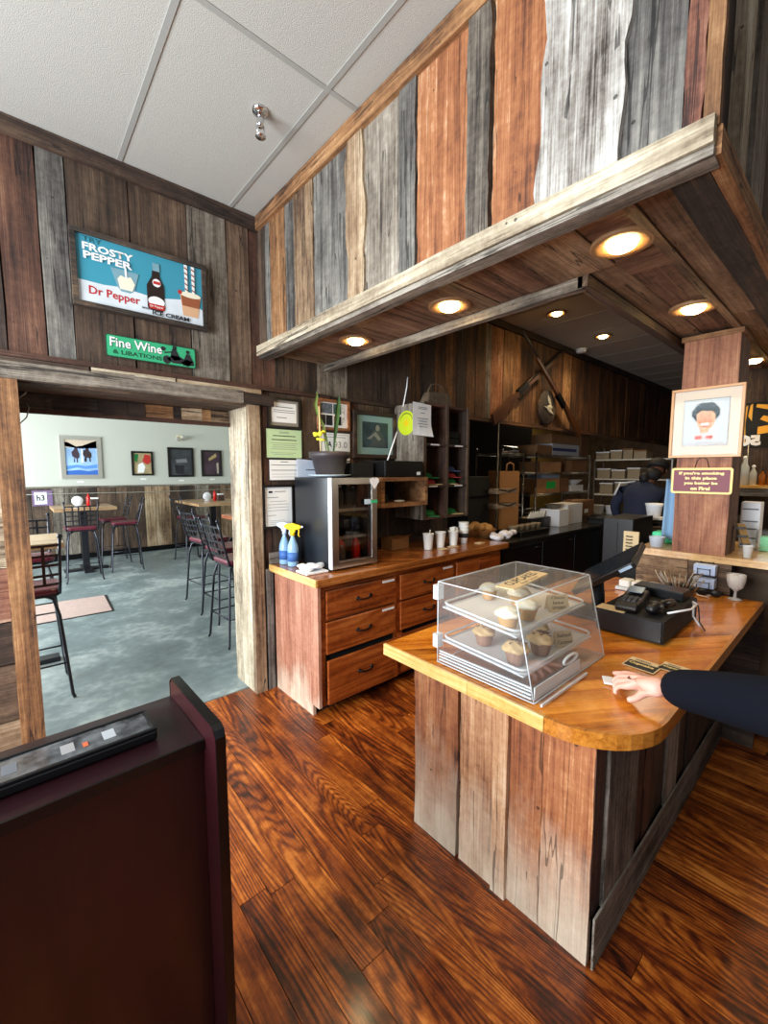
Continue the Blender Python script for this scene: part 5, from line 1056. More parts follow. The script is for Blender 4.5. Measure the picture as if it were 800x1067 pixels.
# framed caricature and sign on the post
PX_ = 3.149
def xpoly(nm, pts, x, m_, par, d=.001): return MB().prism(pts, x-d, x, 'x').obj(nm, m_, par)
def mir(pts): return [(-a, b) for a, b in pts]       # picture drawn left-to-right as seen
t = thing('framed_caricature', 'gold-framed caricature drawing of a grinning dark-haired head on the post', 'picture', (PX_-.002, .663, 1.892))
gold = W('tan', 'y'); gold2 = flat('gilt_wood', srgb(190, 138, 80), .35)
for a in ((-.178, .178, .193, .208), (-.178, .178, -.208, -.193), (-.178, -.163, -.193, .193), (.163, .178, -.193, .193)): box('frame_rail', -.022, 0, a[0], a[1], a[2], a[3], gold2, t, .002)
xpoly('mat', [(-.163, -.193), (.163, -.193), (.163, .193), (-.163, .193)], -.006, flat('ivory_mat', srgb(206, 196, 182), .8), t, .003)
xpoly('drawing_edge', [(-.112, -.138), (.112, -.138), (.112, .138), (-.112, .138)], -.0095, txtl, t); xpoly('drawing', [(-.109, -.135), (.109, -.135), (.109, .135), (-.109, .135)], -.011, flat('drawing_paper', srgb(182, 194, 200), .8), t)
def oval(cy, cz, ry, rz_, n=22, wob=0): return [(cy+ry*(1+wob*math.sin(i*2.3))*math.cos(2*PI*i/n), cz+rz_*(1+wob*math.sin(i*1.7))*math.sin(2*PI*i/n)) for i in range(n)]
hair = flat('ink_hair', srgb(30, 56, 64), .8); skn = flat('wash_skin', srgb(214, 160, 122), .8); shd = flat('wash_shade', srgb(170, 100, 66), .8)
x = -.0125
xpoly('hair', oval(.0, .055, .068, .062, 26, .07), x, hair, t); xpoly('neck', [(-.018, -.06), (.022, -.06), (.022, -.02), (-.018, -.02)], x-.0005, skn, t)
xpoly('face', mir([(-.045, .05), (-.04, .0), (-.03, -.03), (.0, -.048), (.03, -.035), (.045, -.005), (.048, .04), (.03, .066), (-.02, .07)]), x-.0015, skn, t)
xpoly('fringe', mir([(-.05, .06), (-.045, .09), (0, .10), (.05, .085), (.05, .05), (.03, .068), (.01, .062), (-.02, .072), (-.04, .05)]), x-.003, hair, t)
for s_ in (-1, 1): xpoly('eye', oval(s_*.018, .035, .009, .004), x-.003, hair, t); xpoly('brow', [(s_*.008, .046), (s_*.03, .05), (s_*.03, .054), (s_*.008, .050)], x-.003, hair, t); xpoly('cheek', oval(s_*.026, .006, .011, .009), x-.0025, shd, t)
xpoly('nose', oval(.0, .015, .010, .013), x-.0032, shd, t); xpoly('mouth', mir([(-.028, -.005), (.028, -.002), (.018, -.026), (-.012, -.028)]), x-.0032, red, t); xpoly('teeth', mir([(-.024, -.007), (.024, -.004), (.016, -.018), (-.012, -.020)]), x-.0044, wht, t)
xpoly('shirt', mir([(-.06, -.105), (-.05, -.07), (-.015, -.055), (.02, -.055), (.05, -.068), (.062, -.105)]), x, flat('wash_grey', srgb(190, 196, 200), .8), t)
for a in (-.04, .012): xpoly('shirt_patch', [(a, -.10), (a+.034, -.10), (a+.034, -.08), (a, -.078)], x-.0015, flat('wash_red', srgb(190, 96, 90), .8), t)
xpoly('signature', [(-.09, -.126), (.09, -.120), (.09, -.122), (-.09, -.128)], x-.0015, flat('wash_red2', srgb(180, 110, 110), .8), t)
box('glass', -.0205, -.0195, -.163, .163, -.193, .193, acrylic('picture_glass', (1, 1, 1), .004, .03, .5), t)
t = thing('smoking_sign', 'maroon hanging sign with cream border lettered If you\'re smoking in this place', 'sign', (PX_-.004, .667, 1.543))
def rr2(w_, h_, r): return rrect(-w_, w_, -h_, h_, r)
xpoly('border', rr2(.152, .078, .014), 0, flat('cream_border', srgb(244, 214, 130), .5), t, .006); xpoly('panel', rr2(.140, .066, .006), -.0062, flat('maroon_panel', srgb(112, 34, 50), .5), t, .002)
crm = flat('cream_letter', srgb(250, 226, 150), .5)
for i, (tx, wd__) in enumerate((("If you're smoking", .225), ('in this place', .158), ('you better be', .168), ('on Fire!', .098))):
    text('lettering', tx, crm, t, wd__, .022, (-.0095, wd__/2, .033-i*.030), (0, -1, 0), (0, 0, 1), .045)
MB().tube([(-.002, .035, .077), (0.0, .025, .125), (0, 0, .145)], .0018, 5).tube([(-.002, -.035, .077), (0.0, -.025, .125), (0, 0, .145)], .0018, 5).obj('hanging_wire', M['iron'], t)
# ---- the cook
def skin_body(name, nodes, edges, mat, parent, sub=2, root=0):
    """nodes: list of (co, rx, ry); one continuous skinned surface"""
    me = bpy.data.meshes.new(name); me.from_pydata([n_[0] for n_ in nodes], edges, []); me.update()
    o = bpy.data.objects.new(name, me); C.objects.link(o); o.parent = parent
    sk = o.modifiers.new('skin', 'SKIN'); sk.use_smooth_shade = True
    if not me.skin_vertices: 
        bpy.context.view_layer.objects.active = o
    for i, n_ in enumerate(nodes):
        sv = me.skin_vertices[0].data[i]; sv.radius = (n_[1], n_[2]); sv.use_root = (i == root)
    su = o.modifiers.new('subd', 'SUBSURF'); su.levels = sub; su.render_levels = sub
    me.materials.append(mat); return o
navy = flat('navy_cloth', srgb(26, 34, 56), .9, bump=.2, bscale=40); skin_d = flat('skin_dark', srgb(92, 58, 42), .55); hair_b = flat('black_hair', srgb(14, 12, 12), .7); jeans = flat('dark_trousers', srgb(24, 24, 30), .9)
pk = thing('person', 'cook in navy shirt and black cap bending over the kitchen counter, seen from behind', 'person', (5.35, 1.74, 0), 0)
skin_body('shirt', [((0, 0, .92), .16, .13), ((.02, -.01, 1.08), .165, .125), ((.05, -.03, 1.25), .19, .13), ((.09, -.05, 1.40), .15, .11), ((.10, .17, 1.36), .075, .075), ((.08, .25, 1.20), .058, .058), ((.14, .23, 1.06), .05, .05),
                    ((.14, -.22, 1.36), .075, .075), ((.20, -.27, 1.20), .058, .058), ((.30, -.25, 1.08), .05, .05), ((.13, -.08, 1.46), .07, .07)],
          [(0, 1), (1, 2), (2, 3), (3, 4), (4, 5), (5, 6), (3, 7), (7, 8), (8, 9), (3, 10)], navy, pk)
skin_body('body', [((0, 0, .95), .15, .12), ((.10, -.06, 1.44), .06, .06), ((.17, -.12, 1.53), .055, .055), ((.20, -.15, 1.60), .08, .09), ((.19, -.14, 1.68), .07, .08),
                   ((0, .10, .88), .09, .09), ((.0, .11, .48), .06, .06), ((-.02, .12, .08), .045, .045), ((.09, .13, .04), .035, .04), ((0, -.10, .88), .09, .09), ((.01, -.11, .48), .06, .06), ((-.01, -.12, .08), .045, .045), ((.10, -.12, .04), .035, .04)],
          [(0, 1), (1, 2), (2, 3), (3, 4), (0, 5), (5, 6), (6, 7), (7, 8), (0, 9), (9, 10), (10, 11), (11, 12)], skin_d, pk)
skin_body('trousers', [((0, 0, 1.0), .15, .12), ((0, 0, .90), .145, .12), ((0, .09, .76), .09, .09), ((0, .11, .48), .072, .072), ((-.02, .12, .10), .062, .062), ((0, -.09, .76), .09, .09), ((.01, -.11, .48), .072, .072), ((-.01, -.12, .10), .062, .062)],
          [(0, 1), (1, 2), (2, 3), (3, 4), (1, 5), (5, 6), (6, 7)], jeans, pk, root=1)
for sgn, base in ((1, (.14, .23, 1.06)), (-1, (.30, -.25, 1.08))):
    bx_, by_, bz_ = base
    nd = [((bx_-.02, by_, bz_+.05), .036, .036), ((bx_+.10, by_-.03*sgn, bz_-.05), .028, .028), ((bx_+.19, by_-.05*sgn, bz_-.08), .022, .03)]; eg = [(0, 1), (1, 2)]
    for q in range(4): n0 = len(nd); oy = (-.03+.02*q); nd += [((bx_+.24, by_-.05*sgn+oy, bz_-.085), .009, .009), ((bx_+.28, by_-.05*sgn+oy*1.1, bz_-.10), .008, .008), ((bx_+.295, by_-.05*sgn+oy*1.1, bz_-.125), .007, .007)]; eg += [(2, n0), (n0, n0+1), (n0+1, n0+2)]
    n0 = len(nd); nd += [((bx_+.20, by_-.05*sgn-.045*sgn, bz_-.09), .01, .01), ((bx_+.23, by_-.05*sgn-.06*sgn, bz_-.105), .009, .009)]; eg += [(2, n0), (n0, n0+1)]
    skin_body('arm', nd, eg, skin_d, pk, 1)
hm_ = Matrix.Translation((.20, -.15, 1.64)) @ Matrix.Rotation(.35, 4, 'Y')
MB().lathe([(.105, 0), (.112, .01), (.108, .05), (.085, .09), (.04, .112), (.003, .116)], 22, M=hm_).obj('cap_crown', hair_b, pk); MB().prism([(.08, -.075), (.17, -.05), (.185, 0), (.17, .05), (.08, .075)], .0, .008, 'z', hm_).obj('cap_brim', hair_b, pk)
MB().ball((.15, -.12, 1.57), .085, 14, 10, (1, 1.05, .95), .04).ball((.06, -.06, 1.53), .05, 12, 8, (1, 1, 1.2), .1).obj('hair', hair_b, pk)
MB().ball((.285, -.165, 1.60), .014).obj('nose', skin_d, pk); MB().tube([(.268, -.20, 1.565), (.28, -.165, 1.56), (.262, -.13, 1.565)], .006, 6).obj('mouth', flat('lip', srgb(110, 56, 50), .5), pk)
for s_ in (-1, 1): MB().ball((.272, -.152+s_*.032, 1.625), .010).obj('eye', M['white'], pk); MB().ball((.19, -.15+s_*.092, 1.605), .02, sq=(.7, .4, 1.2)).obj('ear', skin_d, pk)
MB().tube([(-.06, .20, 1.33), (.06, .19, 1.46), (.14, .05, 1.48)], .012, 6).obj('apron_strap', col('strap_grey', (196, 200, 206), .7), pk)
# ================================================================== ON THE BUTCHER-BLOCK COUNTERTOP
IZ = .8725
t = thing('cash_drawer', 'black steel cash drawer under the card terminal on the countertop', 'cash drawer', (2.0, .515, IZ))
box('case', 0, .52, 0, .27, .004, .102, M['black_matte'], t, .003); box('drawer_front', -.006, 0, .006, .264, .010, .095, M['black'], t, .002)
for a, b in ((.03, .03), (.49, .03), (.03, .24), (.49, .24)): MB().lathe([(.012, 0), (.012, .005)], 8, (a, b, 0)).obj('foot', M['black'], t)
tag(box('price_strip', 1.995, 2.075, .67, .79, .9755, .9775, kraft), 'kraft strip lying on the front edge of the cash drawer', 'card')
t = thing('card_terminal', 'black card payment terminal lying on the cash drawer', 'terminal', (2.15, .685, .975), .12)
MB().prism([(-.13, 0), (.15, 0), (.16, .03), (.12, .055), (-.02, .04), (-.12, .045), (-.14, .02)], -.045, .045, 'y').obj('body', M['black'], t, .008)
MB().box(.035, .115, -.03, .03, .0525, .055, Matrix.Rotation(-.12, 4, 'Y')).obj('screen', flat('terminal_screen', srgb(120, 150, 170), .2), t)
for i in range(3):
    for j in range(4): box('key', -.10+j*.024, -.083+j*.024, -.028+i*.02, -.014+i*.02, .044, .049, flat('key_grey', srgb(50, 52, 56), .4), t)
t = thing('phone_handset', 'rounded black handset lying in front of the terminal', 'phone', (2.075, .575, .975), -.1)
MB().ball((0, 0, .032), .033, 14, 10, (1.5, 1.1, .9)).obj('head', M['black'], t); MB().tube([(.03, -.005, .035), (.09, -.01, .035), (.15, -.012, .03)], .02, 10).obj('grip', M['black'], t)
t = thing('receipt_box', 'flat black box at the back right of the cash drawer', 'box', (2.38, .54, .975)); box('body', 0, .12, 0, .22, 0, .045, M['black'], t, .004)
tag(MB().tube([(2.06, .52, 1.00), (2.16, .46, 1.01), (2.30, .47, 1.0), (2.37, .50, .99), (2.42, .507, .96), (2.41, .505, .91), (2.38, .47, .878)], .0045, 8).obj('white_cable', M['white']), 'white cable looping over the right side of the cash drawer', 'cable')
tag(MB().tube([(2.43, .505, .99), (2.46, .495, .94), (2.42, .48, .885), (2.33, .44, .878)], .003, 6).obj('black_cable', M['black']), 'thin black cable trailing off the cash drawer end', 'cable')
t = thing('touch_screen', 'black point-of-sale screen tilted on a stand behind the cupcake case', 'monitor', (2.15, .86, IZ))
box('base', -.06, .16, -.065, .12, 0, .02, M['black'], t, .006); MB().tube([(.06, 0, .02), (.05, 0, .10), (.03, 0, .18)], .03, 12).obj('neck', M['black_matte'], t)
MM = Matrix.Translation((.015, -.05, .245)) @ Matrix.Rotation(math.radians(-14), 4, 'Z') @ Matrix.Rotation(math.radians(33), 4, 'X') @ Matrix.Rotation(math.radians(-62), 4, 'Y')
MM = Matrix.Translation((.03, -.04, .255)) @ Matrix.Rotation(math.radians(24), 4, 'Z') @ Matrix.Rotation(math.radians(48), 4, 'X')
MB().box(-.13, .13, -.165, .165, -.014, .016, Matrix.Translation((.03, -.05, .25)) @ Matrix.Rotation(math.radians(-35), 4, 'X') @ Matrix.Rotation(math.radians(-16), 4, 'Y')).obj('screen_housing', M['black'], t, .005)
MB().box(-.1315, -.1302, -.15, -.09, -.006, .008, Matrix.Translation((.03, -.05, .25)) @ Matrix.Rotation(math.radians(-35), 4, 'X') @ Matrix.Rotation(math.radians(-16), 4, 'Y')).obj('side_label', flat('label_silver', srgb(150, 170, 186), .4), t)
MB().box(-.115, .115, -.15, .15, .0162, .017, Matrix.Translation((.03, -.05, .25)) @ Matrix.Rotation(math.radians(-35), 4, 'X') @ Matrix.Rotation(math.radians(-16), 4, 'Y')).obj('display_glass', flat('dark_display', srgb(30, 36, 44), .08), t)
t = thing('pen_cup', 'wide grey cup bristling with metal cutlery behind the cash drawer', 'cup', (2.80, .66, IZ)); MB().lathe([(.05, 0), (.07, .02), (.075, .075), (.078, .08), (.07, .075), (.05, .01)], 24).obj('cup_wall', blkst, t)
for i in range(22):
    a = 2*PI*i/22+random.uniform(-.1, .1); r0 = .02+.03*random.random(); r1 = .08+.05*random.random()
    MB().tube([(r0*math.cos(a), r0*math.sin(a), .03), (r1*math.cos(a), r1*math.sin(a), .13+random.uniform(0, .035))], .0032, 5).obj('utensil', M['steel'], t)
t = thing('napkin_pack', 'low clear tray of white packs between the screen and the cutlery cup', 'tray', (2.84, .86, IZ)); box('tray_body', -.06, .06, -.10, .13, 0, .02, EDGE, t, .004)
for k in range(3): box('pack', -.045, .045, -.085+k*.07, -.025+k*.07, .021, .06, cupm, t, .006)
# packets caddy: two racks
def caddy(z, label):
    t = thing('sweetener_rack', label, 'rack', (3.07, .60, z), 0, 'wire sachet racks')
    w_ = MB()
    for y_ in (-.03, .03): w_.tube([(.045, y_, 0), (-.03, y_, 0), (-.035, y_, .012), (-.035, y_, .045)], .0022, 5); w_.tube([(.045, y_, 0), (.045, y_, .075)], .0022, 5)
    w_.tube([(-.035, -.03, .04), (-.035, .03, .04)], .0022, 5).tube([(.045, -.03, .07), (.045, .03, .07)], .0022, 5).obj('wire_frame', M['iron'], t)
    for k in range(6): MB().box(-.026+k*.011, -.019+k*.011, -.052, .052, .006, .062).obj('sachet', flat('sachet_white', srgb(214, 224, 240), .7) if k else flat('sachet_blue', srgb(180, 200, 234), .7), t)
caddy(.985-.0, 'upper wire rack of white sachets hung on the half wall'); caddy(.905, 'lower wire rack of white sachets just above the countertop')
t = thing('sunglasses', 'black sunglasses lying on the countertop below the sachet racks', 'sunglasses', (3.02, .565, IZ), .2)
for s_ in (-1, 1): MB().ball((0, s_*.032, .02), .03, 14, 8, (.25, 1, .65)).obj('lens', M['black'], t); MB().tube([(0, s_*.062, .028), (.05, s_*.068, .024), (.11, s_*.06, .006)], .003, 6).obj('temple', M['black'], t)
MB().tube([(0, -.01, .026), (-.004, 0, .03), (0, .01, .026)], .003, 6).obj('bridge', M['black'], t)
tag(MB().tube([(3.03+.05*math.cos(a)*.5-.03, .57+.05*math.sin(a), IZ+.006) for a in [i*PI/10 for i in range(-1, 12)]], .0035, 6).obj('white_band', M['white']), 'white curled band lying on the sunglasses', 'band')
t = thing('goblet', 'glass goblet filled with white packets near the countertop corner', 'glass', (3.06, .452, IZ))
MB().lathe([(.034, 0), (.034, .004), (.008, .012), (.006, .045), (.012, .052), (.036, .075), (.044, .11), (.045, .145), (.043, .145), (.041, .11), (.033, .078), (.003, .06)], 28).obj('glass', flat('goblet_glass', srgb(222, 216, 208), .08, alpha=.55), t)
for i in range(9): a = i*.7; MB().box(-.014, .014, -.002, .002, .0, .075, Matrix.Translation((.017*math.cos(a), .017*math.sin(a), .068)) @ Matrix.Rotation(a, 4, 'Z')).obj('packet', cupm, t)
# cards on the counter
bc = flat('card_black', srgb(22, 20, 20), .5)
for i, (x, y, rz, lb) in enumerate(((1.745, .515, -.05, 'black and cream printed flyer on the countertop by the hand'), (1.80, .425, -.05, 'second printed card partly under the dark sleeve'))):
    t = thing('flyer', lb, 'card', (x, y, IZ), rz, 'printed cards on the countertop')
    s_ = (1, .8)[i]; box('card', -.05*s_, .05*s_, -.06*s_, .05*s_, 0, .0015, kraft, t); box('card_block', -.045*s_, .015*s_, -.055*s_, .045*s_, .0016, .0022, bc, t)
    text('lettering', 'Cupcake', crm, t, .085*s_, .026*s_, (-.02*s_, .04*s_, .0024), (0, -1, 0), (1, 0, 0), .03); text('lettering', 'menu', bc, t, .05*s_, .014*s_, (.024*s_, .03*s_, .0018), (0, -1, 0), (1, 0, 0), .02)
# ---- the customer, reaching over the countertop from beyond the right edge of the picture
sleeve = flat('black_jacket', srgb(11, 14, 23), .95, bump=.6, bscale=14)
sleeve.node_tree.nodes['Principled BSDF'].inputs['Specular IOR Level'].default_value = .15; skin_l = flat('skin_fair', srgb(226, 170, 150), .5, var=.05); tr2 = flat('blue_jeans', srgb(40, 50, 74), .9)
p = thing('person', 'customer in a black jacket reaching a bare hand onto the countertop', 'person', (1.48, -.36, 0))
def rel(v): return (v[0]-1.48, v[1]+.36, v[2])
jk = [((0, 0, .86), .175, .135), ((0, 0, 1.08), .165, .12), ((0, 0, 1.28), .18, .115), ((0, 0, 1.42), .13, .10), ((-.17, .02, 1.40), .085, .085), (rel((1.30, -.20, 1.20)), .072, .072), (rel((1.33, -.06, 1.06)), .088, .088),
      (rel((1.42, .13, 1.0)), .083, .083), (rel((1.445, .27, .972)), .068, .068), (rel((1.452, .378, .945)), .056, .056), ((.19, 0, 1.39), .085, .085), ((.25, -.02, 1.12), .062, .062), ((.24, .08, .90), .052, .052), ((0, 0, 1.48), .07, .07)]
skin_body('jacket', jk, [(0, 1), (1, 2), (2, 3), (3, 4), (4, 5), (5, 6), (6, 7), (7, 8), (8, 9), (3, 10), (10, 11), (11, 12), (3, 13)], sleeve, p)
skin_body('body', [((0, 0, .95), .14, .11), ((0, 0, 1.42), .055, .055), ((0, .02, 1.52), .05, .05), ((0, .03, 1.60), .075, .09), ((0, .03, 1.69), .07, .085)], [(0, 1), (1, 2), (2, 3), (3, 4)], skin_l, p)
skin_body('jeans', [((0, 0, 1.02), .15, .12), ((0, 0, .90), .145, .12), ((-.09, 0, .76), .088, .09), ((-.11, 0, .48), .07, .072), ((-.12, -.02, .10), .062, .062), ((.09, 0, .76), .088, .09), ((.11, .01, .48), .07, .072), ((.12, -.01, .10), .062, .062)], [(0, 1), (1, 2), (2, 3), (3, 4), (1, 5), (5, 6), (6, 7)], tr2, p, root=1)
for s_ in (-1, 1): MB().box(-.045, .045, -.10, .17, 0, .085, Matrix.Translation((s_*.12, 0, 0))).obj('shoe', M['black_matte'], p, .03)
MB().ball((0, .01, 1.68), .105, 16, 12, (.95, 1.05, 1.05), .03).obj('hair', flat('brown_hair', srgb(60, 40, 28), .7), p)
MB().ball((0, .135, 1.60), .014).obj('nose', skin_l, p); MB().tube([(-.025, .118, 1.555), (0, .125, 1.55), (.025, .118, 1.555)], .006, 6).obj('mouth', flat('lip_pink', srgb(190, 110, 104), .5), p)
for s_ in (-1, 1): MB().ball((s_*.032, .118, 1.63), .011).obj('eye', M['white'], p); MB().ball((s_*.082, .03, 1.61), .02, sq=(.4, .7, 1.2)).obj('ear', skin_l, p)
# the reaching hand: wrist inside the cuff, palm down, index stretched to the card, the others curled, thumb from the side
hn = []; he = []
def addn(co, r): hn.append((rel(co), r[0], r[1]) if isinstance(r, tuple) else (rel(co), r, r)); return len(hn)-1
w0 = addn((1.448, .355, .948), .028); w1 = addn((1.462, .405, .938), (.027)); he.append((w0, w1))
def chain(start, pts, rs):
    a = start
    for p_, r_ in zip(pts, rs): b = addn(p_, r_); he.append((a, b)); a = b
chain(w1, [(1.498, .452, .930), (1.527, .492, .918), (1.548, .522, .900), (1.562, .548, .888)], [.014, .0098, .0088, .0078])      # index, stretched out
chain(w1, [(1.478, .462, .928), (1.500, .502, .914), (1.506, .522, .892), (1.500, .527, .882)], [.0145, .010, .0088, .0078])      # middle
chain(w1, [(1.457, .463, .924), (1.470, .500, .908), (1.470, .510, .888), (1.461, .503, .881)], [.014, .0096, .0084, .0074])      # ring
chain(w1, [(1.437, .455, .920), (1.440, .488, .904), (1.437, .496, .887), (1.429, .489, .880)], [.013, .0086, .0076, .0068])      # little
chain(w1, [(1.435, .408, .918), (1.410, .425, .900), (1.398, .447, .889)], [.014, .0105, .0088])                                      # thumb
skin_body('hand', hn, he, skin_l, p, 2)
tag(MB().box(-.028, .028, -.017, .017, 0, .007, Matrix.Translation((1.515, .545, .8735)) @ Matrix.Rotation(.5, 4, 'Z')).obj('white_fob', M['white'], None, .003), 'small white and dark fob under the outstretched finger', 'fob')
# ================================================================== DINING ROOM
metal = flat('chair_iron', srgb(62, 62, 68), .3, .8); mseat = flat('maroon_vinyl', srgb(104, 30, 48), .3, coat=.2)
def make_chair(label):
    t = thing('bar_chair', label, 'chair', (0, 0, 0), 0, 'bar chairs in the dining room')
    sb = MB(); P_ = []
    for cx, cy, a0 in ((.14, -.12, -PI/2), (.15, .13, 0), (-.15, .13, PI/2), (-.14, -.12, PI)):
        for i in range(4): a = a0+PI/2*i/3; P_.append((cx+.06*math.cos(a), cy+.06*math.sin(a)))
    sb.prism(P_, .755, .80); sb.obj('seat', mseat, t, .014)
    MB().prism([(a*.95, b*.95) for a, b in P_], .738, .754).obj('seat_pan', metal, t)
    for sx in (-1, 1):
        for sy in (-1, 1):
            MB().tube([(sx*.10, sy*.10, .735), (sx*.15, sy*.15, .715), (sx*.175, sy*.175, .60), (sx*.215, sy*.215, .03), (sx*.225, sy*.225, .004)], .011, 8).obj('leg', metal, t)
    ri = MB(); c_ = .197
    for a, b in (((-c_, -c_), (c_, -c_)), ((c_, -c_), (c_, c_)), ((c_, c_), (-c_, c_)), ((-c_, c_), (-c_, -c_))): ri.tube([(*a, .26), (*b, .26)], .007, 6)
    ri.obj('foot_rail', metal, t)
    for sx in (-1, 1):
        MB().tube([(sx*.17, -.10, .745), (sx*.185, -.175, .76), (sx*.19, -.20, .85), (sx*.195, -.25, 1.06), (sx*.20, -.275, 1.16)], .010, 8).ball((sx*.20, -.277, 1.17), .016).obj('back_post', metal, t)
    def bk_(z): return -.18-(z-.80)*.27
    for z in (.83, .90, .97, 1.04, 1.11): MB().add([(sx*.19, bk_(z+d)+o+(0 if abs(sx) else -.02), z+d) for sx in (-1, 0, 1) for d in (-.009, .009) for o in (-.003, .003)], [(0, 1, 5, 4), (1, 3, 7, 5), (3, 2, 6, 7), (2, 0, 4, 6), (4, 5, 9, 8), (5, 7, 11, 9), (7, 6, 10, 11), (6, 4, 8, 10), (0, 2, 3, 1), (8, 9, 11, 10)]).obj('back_slat', metal, t)
    for x_ in (-.105, -.035, .035, .105): MB().add([(x_+s_*.009, bk_(z)-.02*(1-abs(x_)/.19)+o, z) for z in (.83, 1.11) for s_ in (-1, 1) for o in (-.002, .002)], [(0, 1, 3, 2), (4, 6, 7, 5), (0, 4, 5, 1), (1, 5, 7, 3), (3, 7, 6, 2), (2, 6, 4, 0)]).obj('back_slat', metal, t)
    return t
c0 = make_chair('bar chair with lattice back nearest the left door post, under the small near table'); c0.location = (.02, 3.84, 0)
G = 'bar chairs in the dining room'
for loc, rz, lb in [((.06, 5.25, 0), PI, 'bar chair on the far side of the small near table, facing the camera'), ((.74, 7.66, 0), -.05, 'bar chair seen from behind, centred before the far left table'),
                    ((1.36, 8.02, 0), 1.45, 'bar chair turned sideways at the right of the far left table'), ((1.30, 8.75, 0), 1.55, 'bar chair half hidden behind the sideways one at the far left table'),
                    ((1.80, 5.34, 0), -1.45, 'farthest of the three lattice-backed chairs in a row right of the doorway'), ((1.74, 4.60, 0), -1.5, 'middle of the three lattice-backed chairs in a row right of the doorway'),
                    ((1.59, 3.92, 0), -1.52, 'nearest of the three lattice-backed chairs, beside the right door post'), ((2.42, 8.1, 0), -1.4, 'dark bar chair at the far right table against the wainscot'),
                    ((2.75, 6.0, 0), 1.6, 'bar chair across the right-hand tables, mostly hidden')]:
    dup(c0, loc, rz, lb, G)
def make_table(loc, w_, d_, label, wm, hgt=1.05, items=True):
    t = thing('high_table', label, 'table', loc, 0, 'high tables in the dining room')
    box('table_top', -w_/2, w_/2, -d_/2, d_/2, hgt-.045, hgt, wm, t, .004); box('column', -.045, .045, -.045, .045, .04, hgt-.046, metal, t)
    MB().prism([(-.3, -.06), (-.06, -.06), (-.06, -.3), (.06, -.3), (.06, -.06), (.3, -.06), (.3, .06), (.06, .06), (.06, .3), (-.06, .3), (-.06, .06), (-.3, .06)], 0, .04).obj('base', metal, t, .006); return t
oak = wood('oak_top', [(120, 84, 52), (170, 130, 90), (200, 164, 122), (220, 190, 150)], 'x', rough=.35, coat=.2, bump=.05); oak2 = wood('orange_top', [(120, 62, 36), (170, 96, 60), (196, 124, 84), (214, 156, 116)], 'y', rough=.35, coat=.2, bump=.05)
make_table((-.08, 4.48, 0), .72, .68, 'small pale high table at the left edge of the doorway', oak, 1.05)
make_table((.84, 8.35, 0), .80, .95, 'far left high table with condiments, in front of the wainscot', oak, 1.05)
make_table((2.42, 4.75, 0), .80, 1.5, 'orange-topped high table behind the right row of chairs', oak2, 1.05)
make_table((2.85, 8.2, 0), .95, 1.4, 'far right high table with a pale wooden edge', oak, 1.05)
def setting(x, y, n):
    z = 1.0505
    t = thing('coaster_stand', 'round white menu stand on the far %s high table' % n, 'menu stand', (x-.06, y, z)); MB().lathe([(.001, 0), (.075, 0), (.078, .004), (.075, .008), (.001, .008)], 24, (0, 0, .085), M=Matrix.Rotation(PI/2, 4, 'X')).obj('disc', M['white'], t); box('base', -.04, .04, -.03, .03, 0, .01, M['white'], t)
    bottle('ketchup_bottle', 'red squeeze bottle on the far %s high table' % n, (x+.09, y+.02, z), .2, .03, rd, rd, 'table condiments')
    t = thing('napkin_holder', 'dark napkin holder on the far %s high table' % n, 'holder', (x+.16, y-.09, z)); box('case', -.06, .06, -.05, .05, 0, .11, col('holder_brown', (70, 52, 44), .5), t, .004); box('napkins', -.05, .05, -.03, .03, .111, .135, M['paper'], t)
setting(.84, 8.4, 'left'); setting(2.85, 8.3, 'right')
t = thing('floor_mat', 'flat pinkish-tan mat with dark edges on the concrete floor', 'mat', (.38, 6.07, 0))
MB().prism([(-.60, -.42), (.42, -.43), (.46, .37), (-.60, .46)], .001, .006).obj('border', M['black_matte'], t); MB().prism([(-.58, -.405), (.40, -.41), (.43, .36), (-.58, .445)], .0062, .009).obj('carpet', flat('mat_pile', srgb(176, 150, 140), .95, bump=.5, bscale=300, var=.1), t)
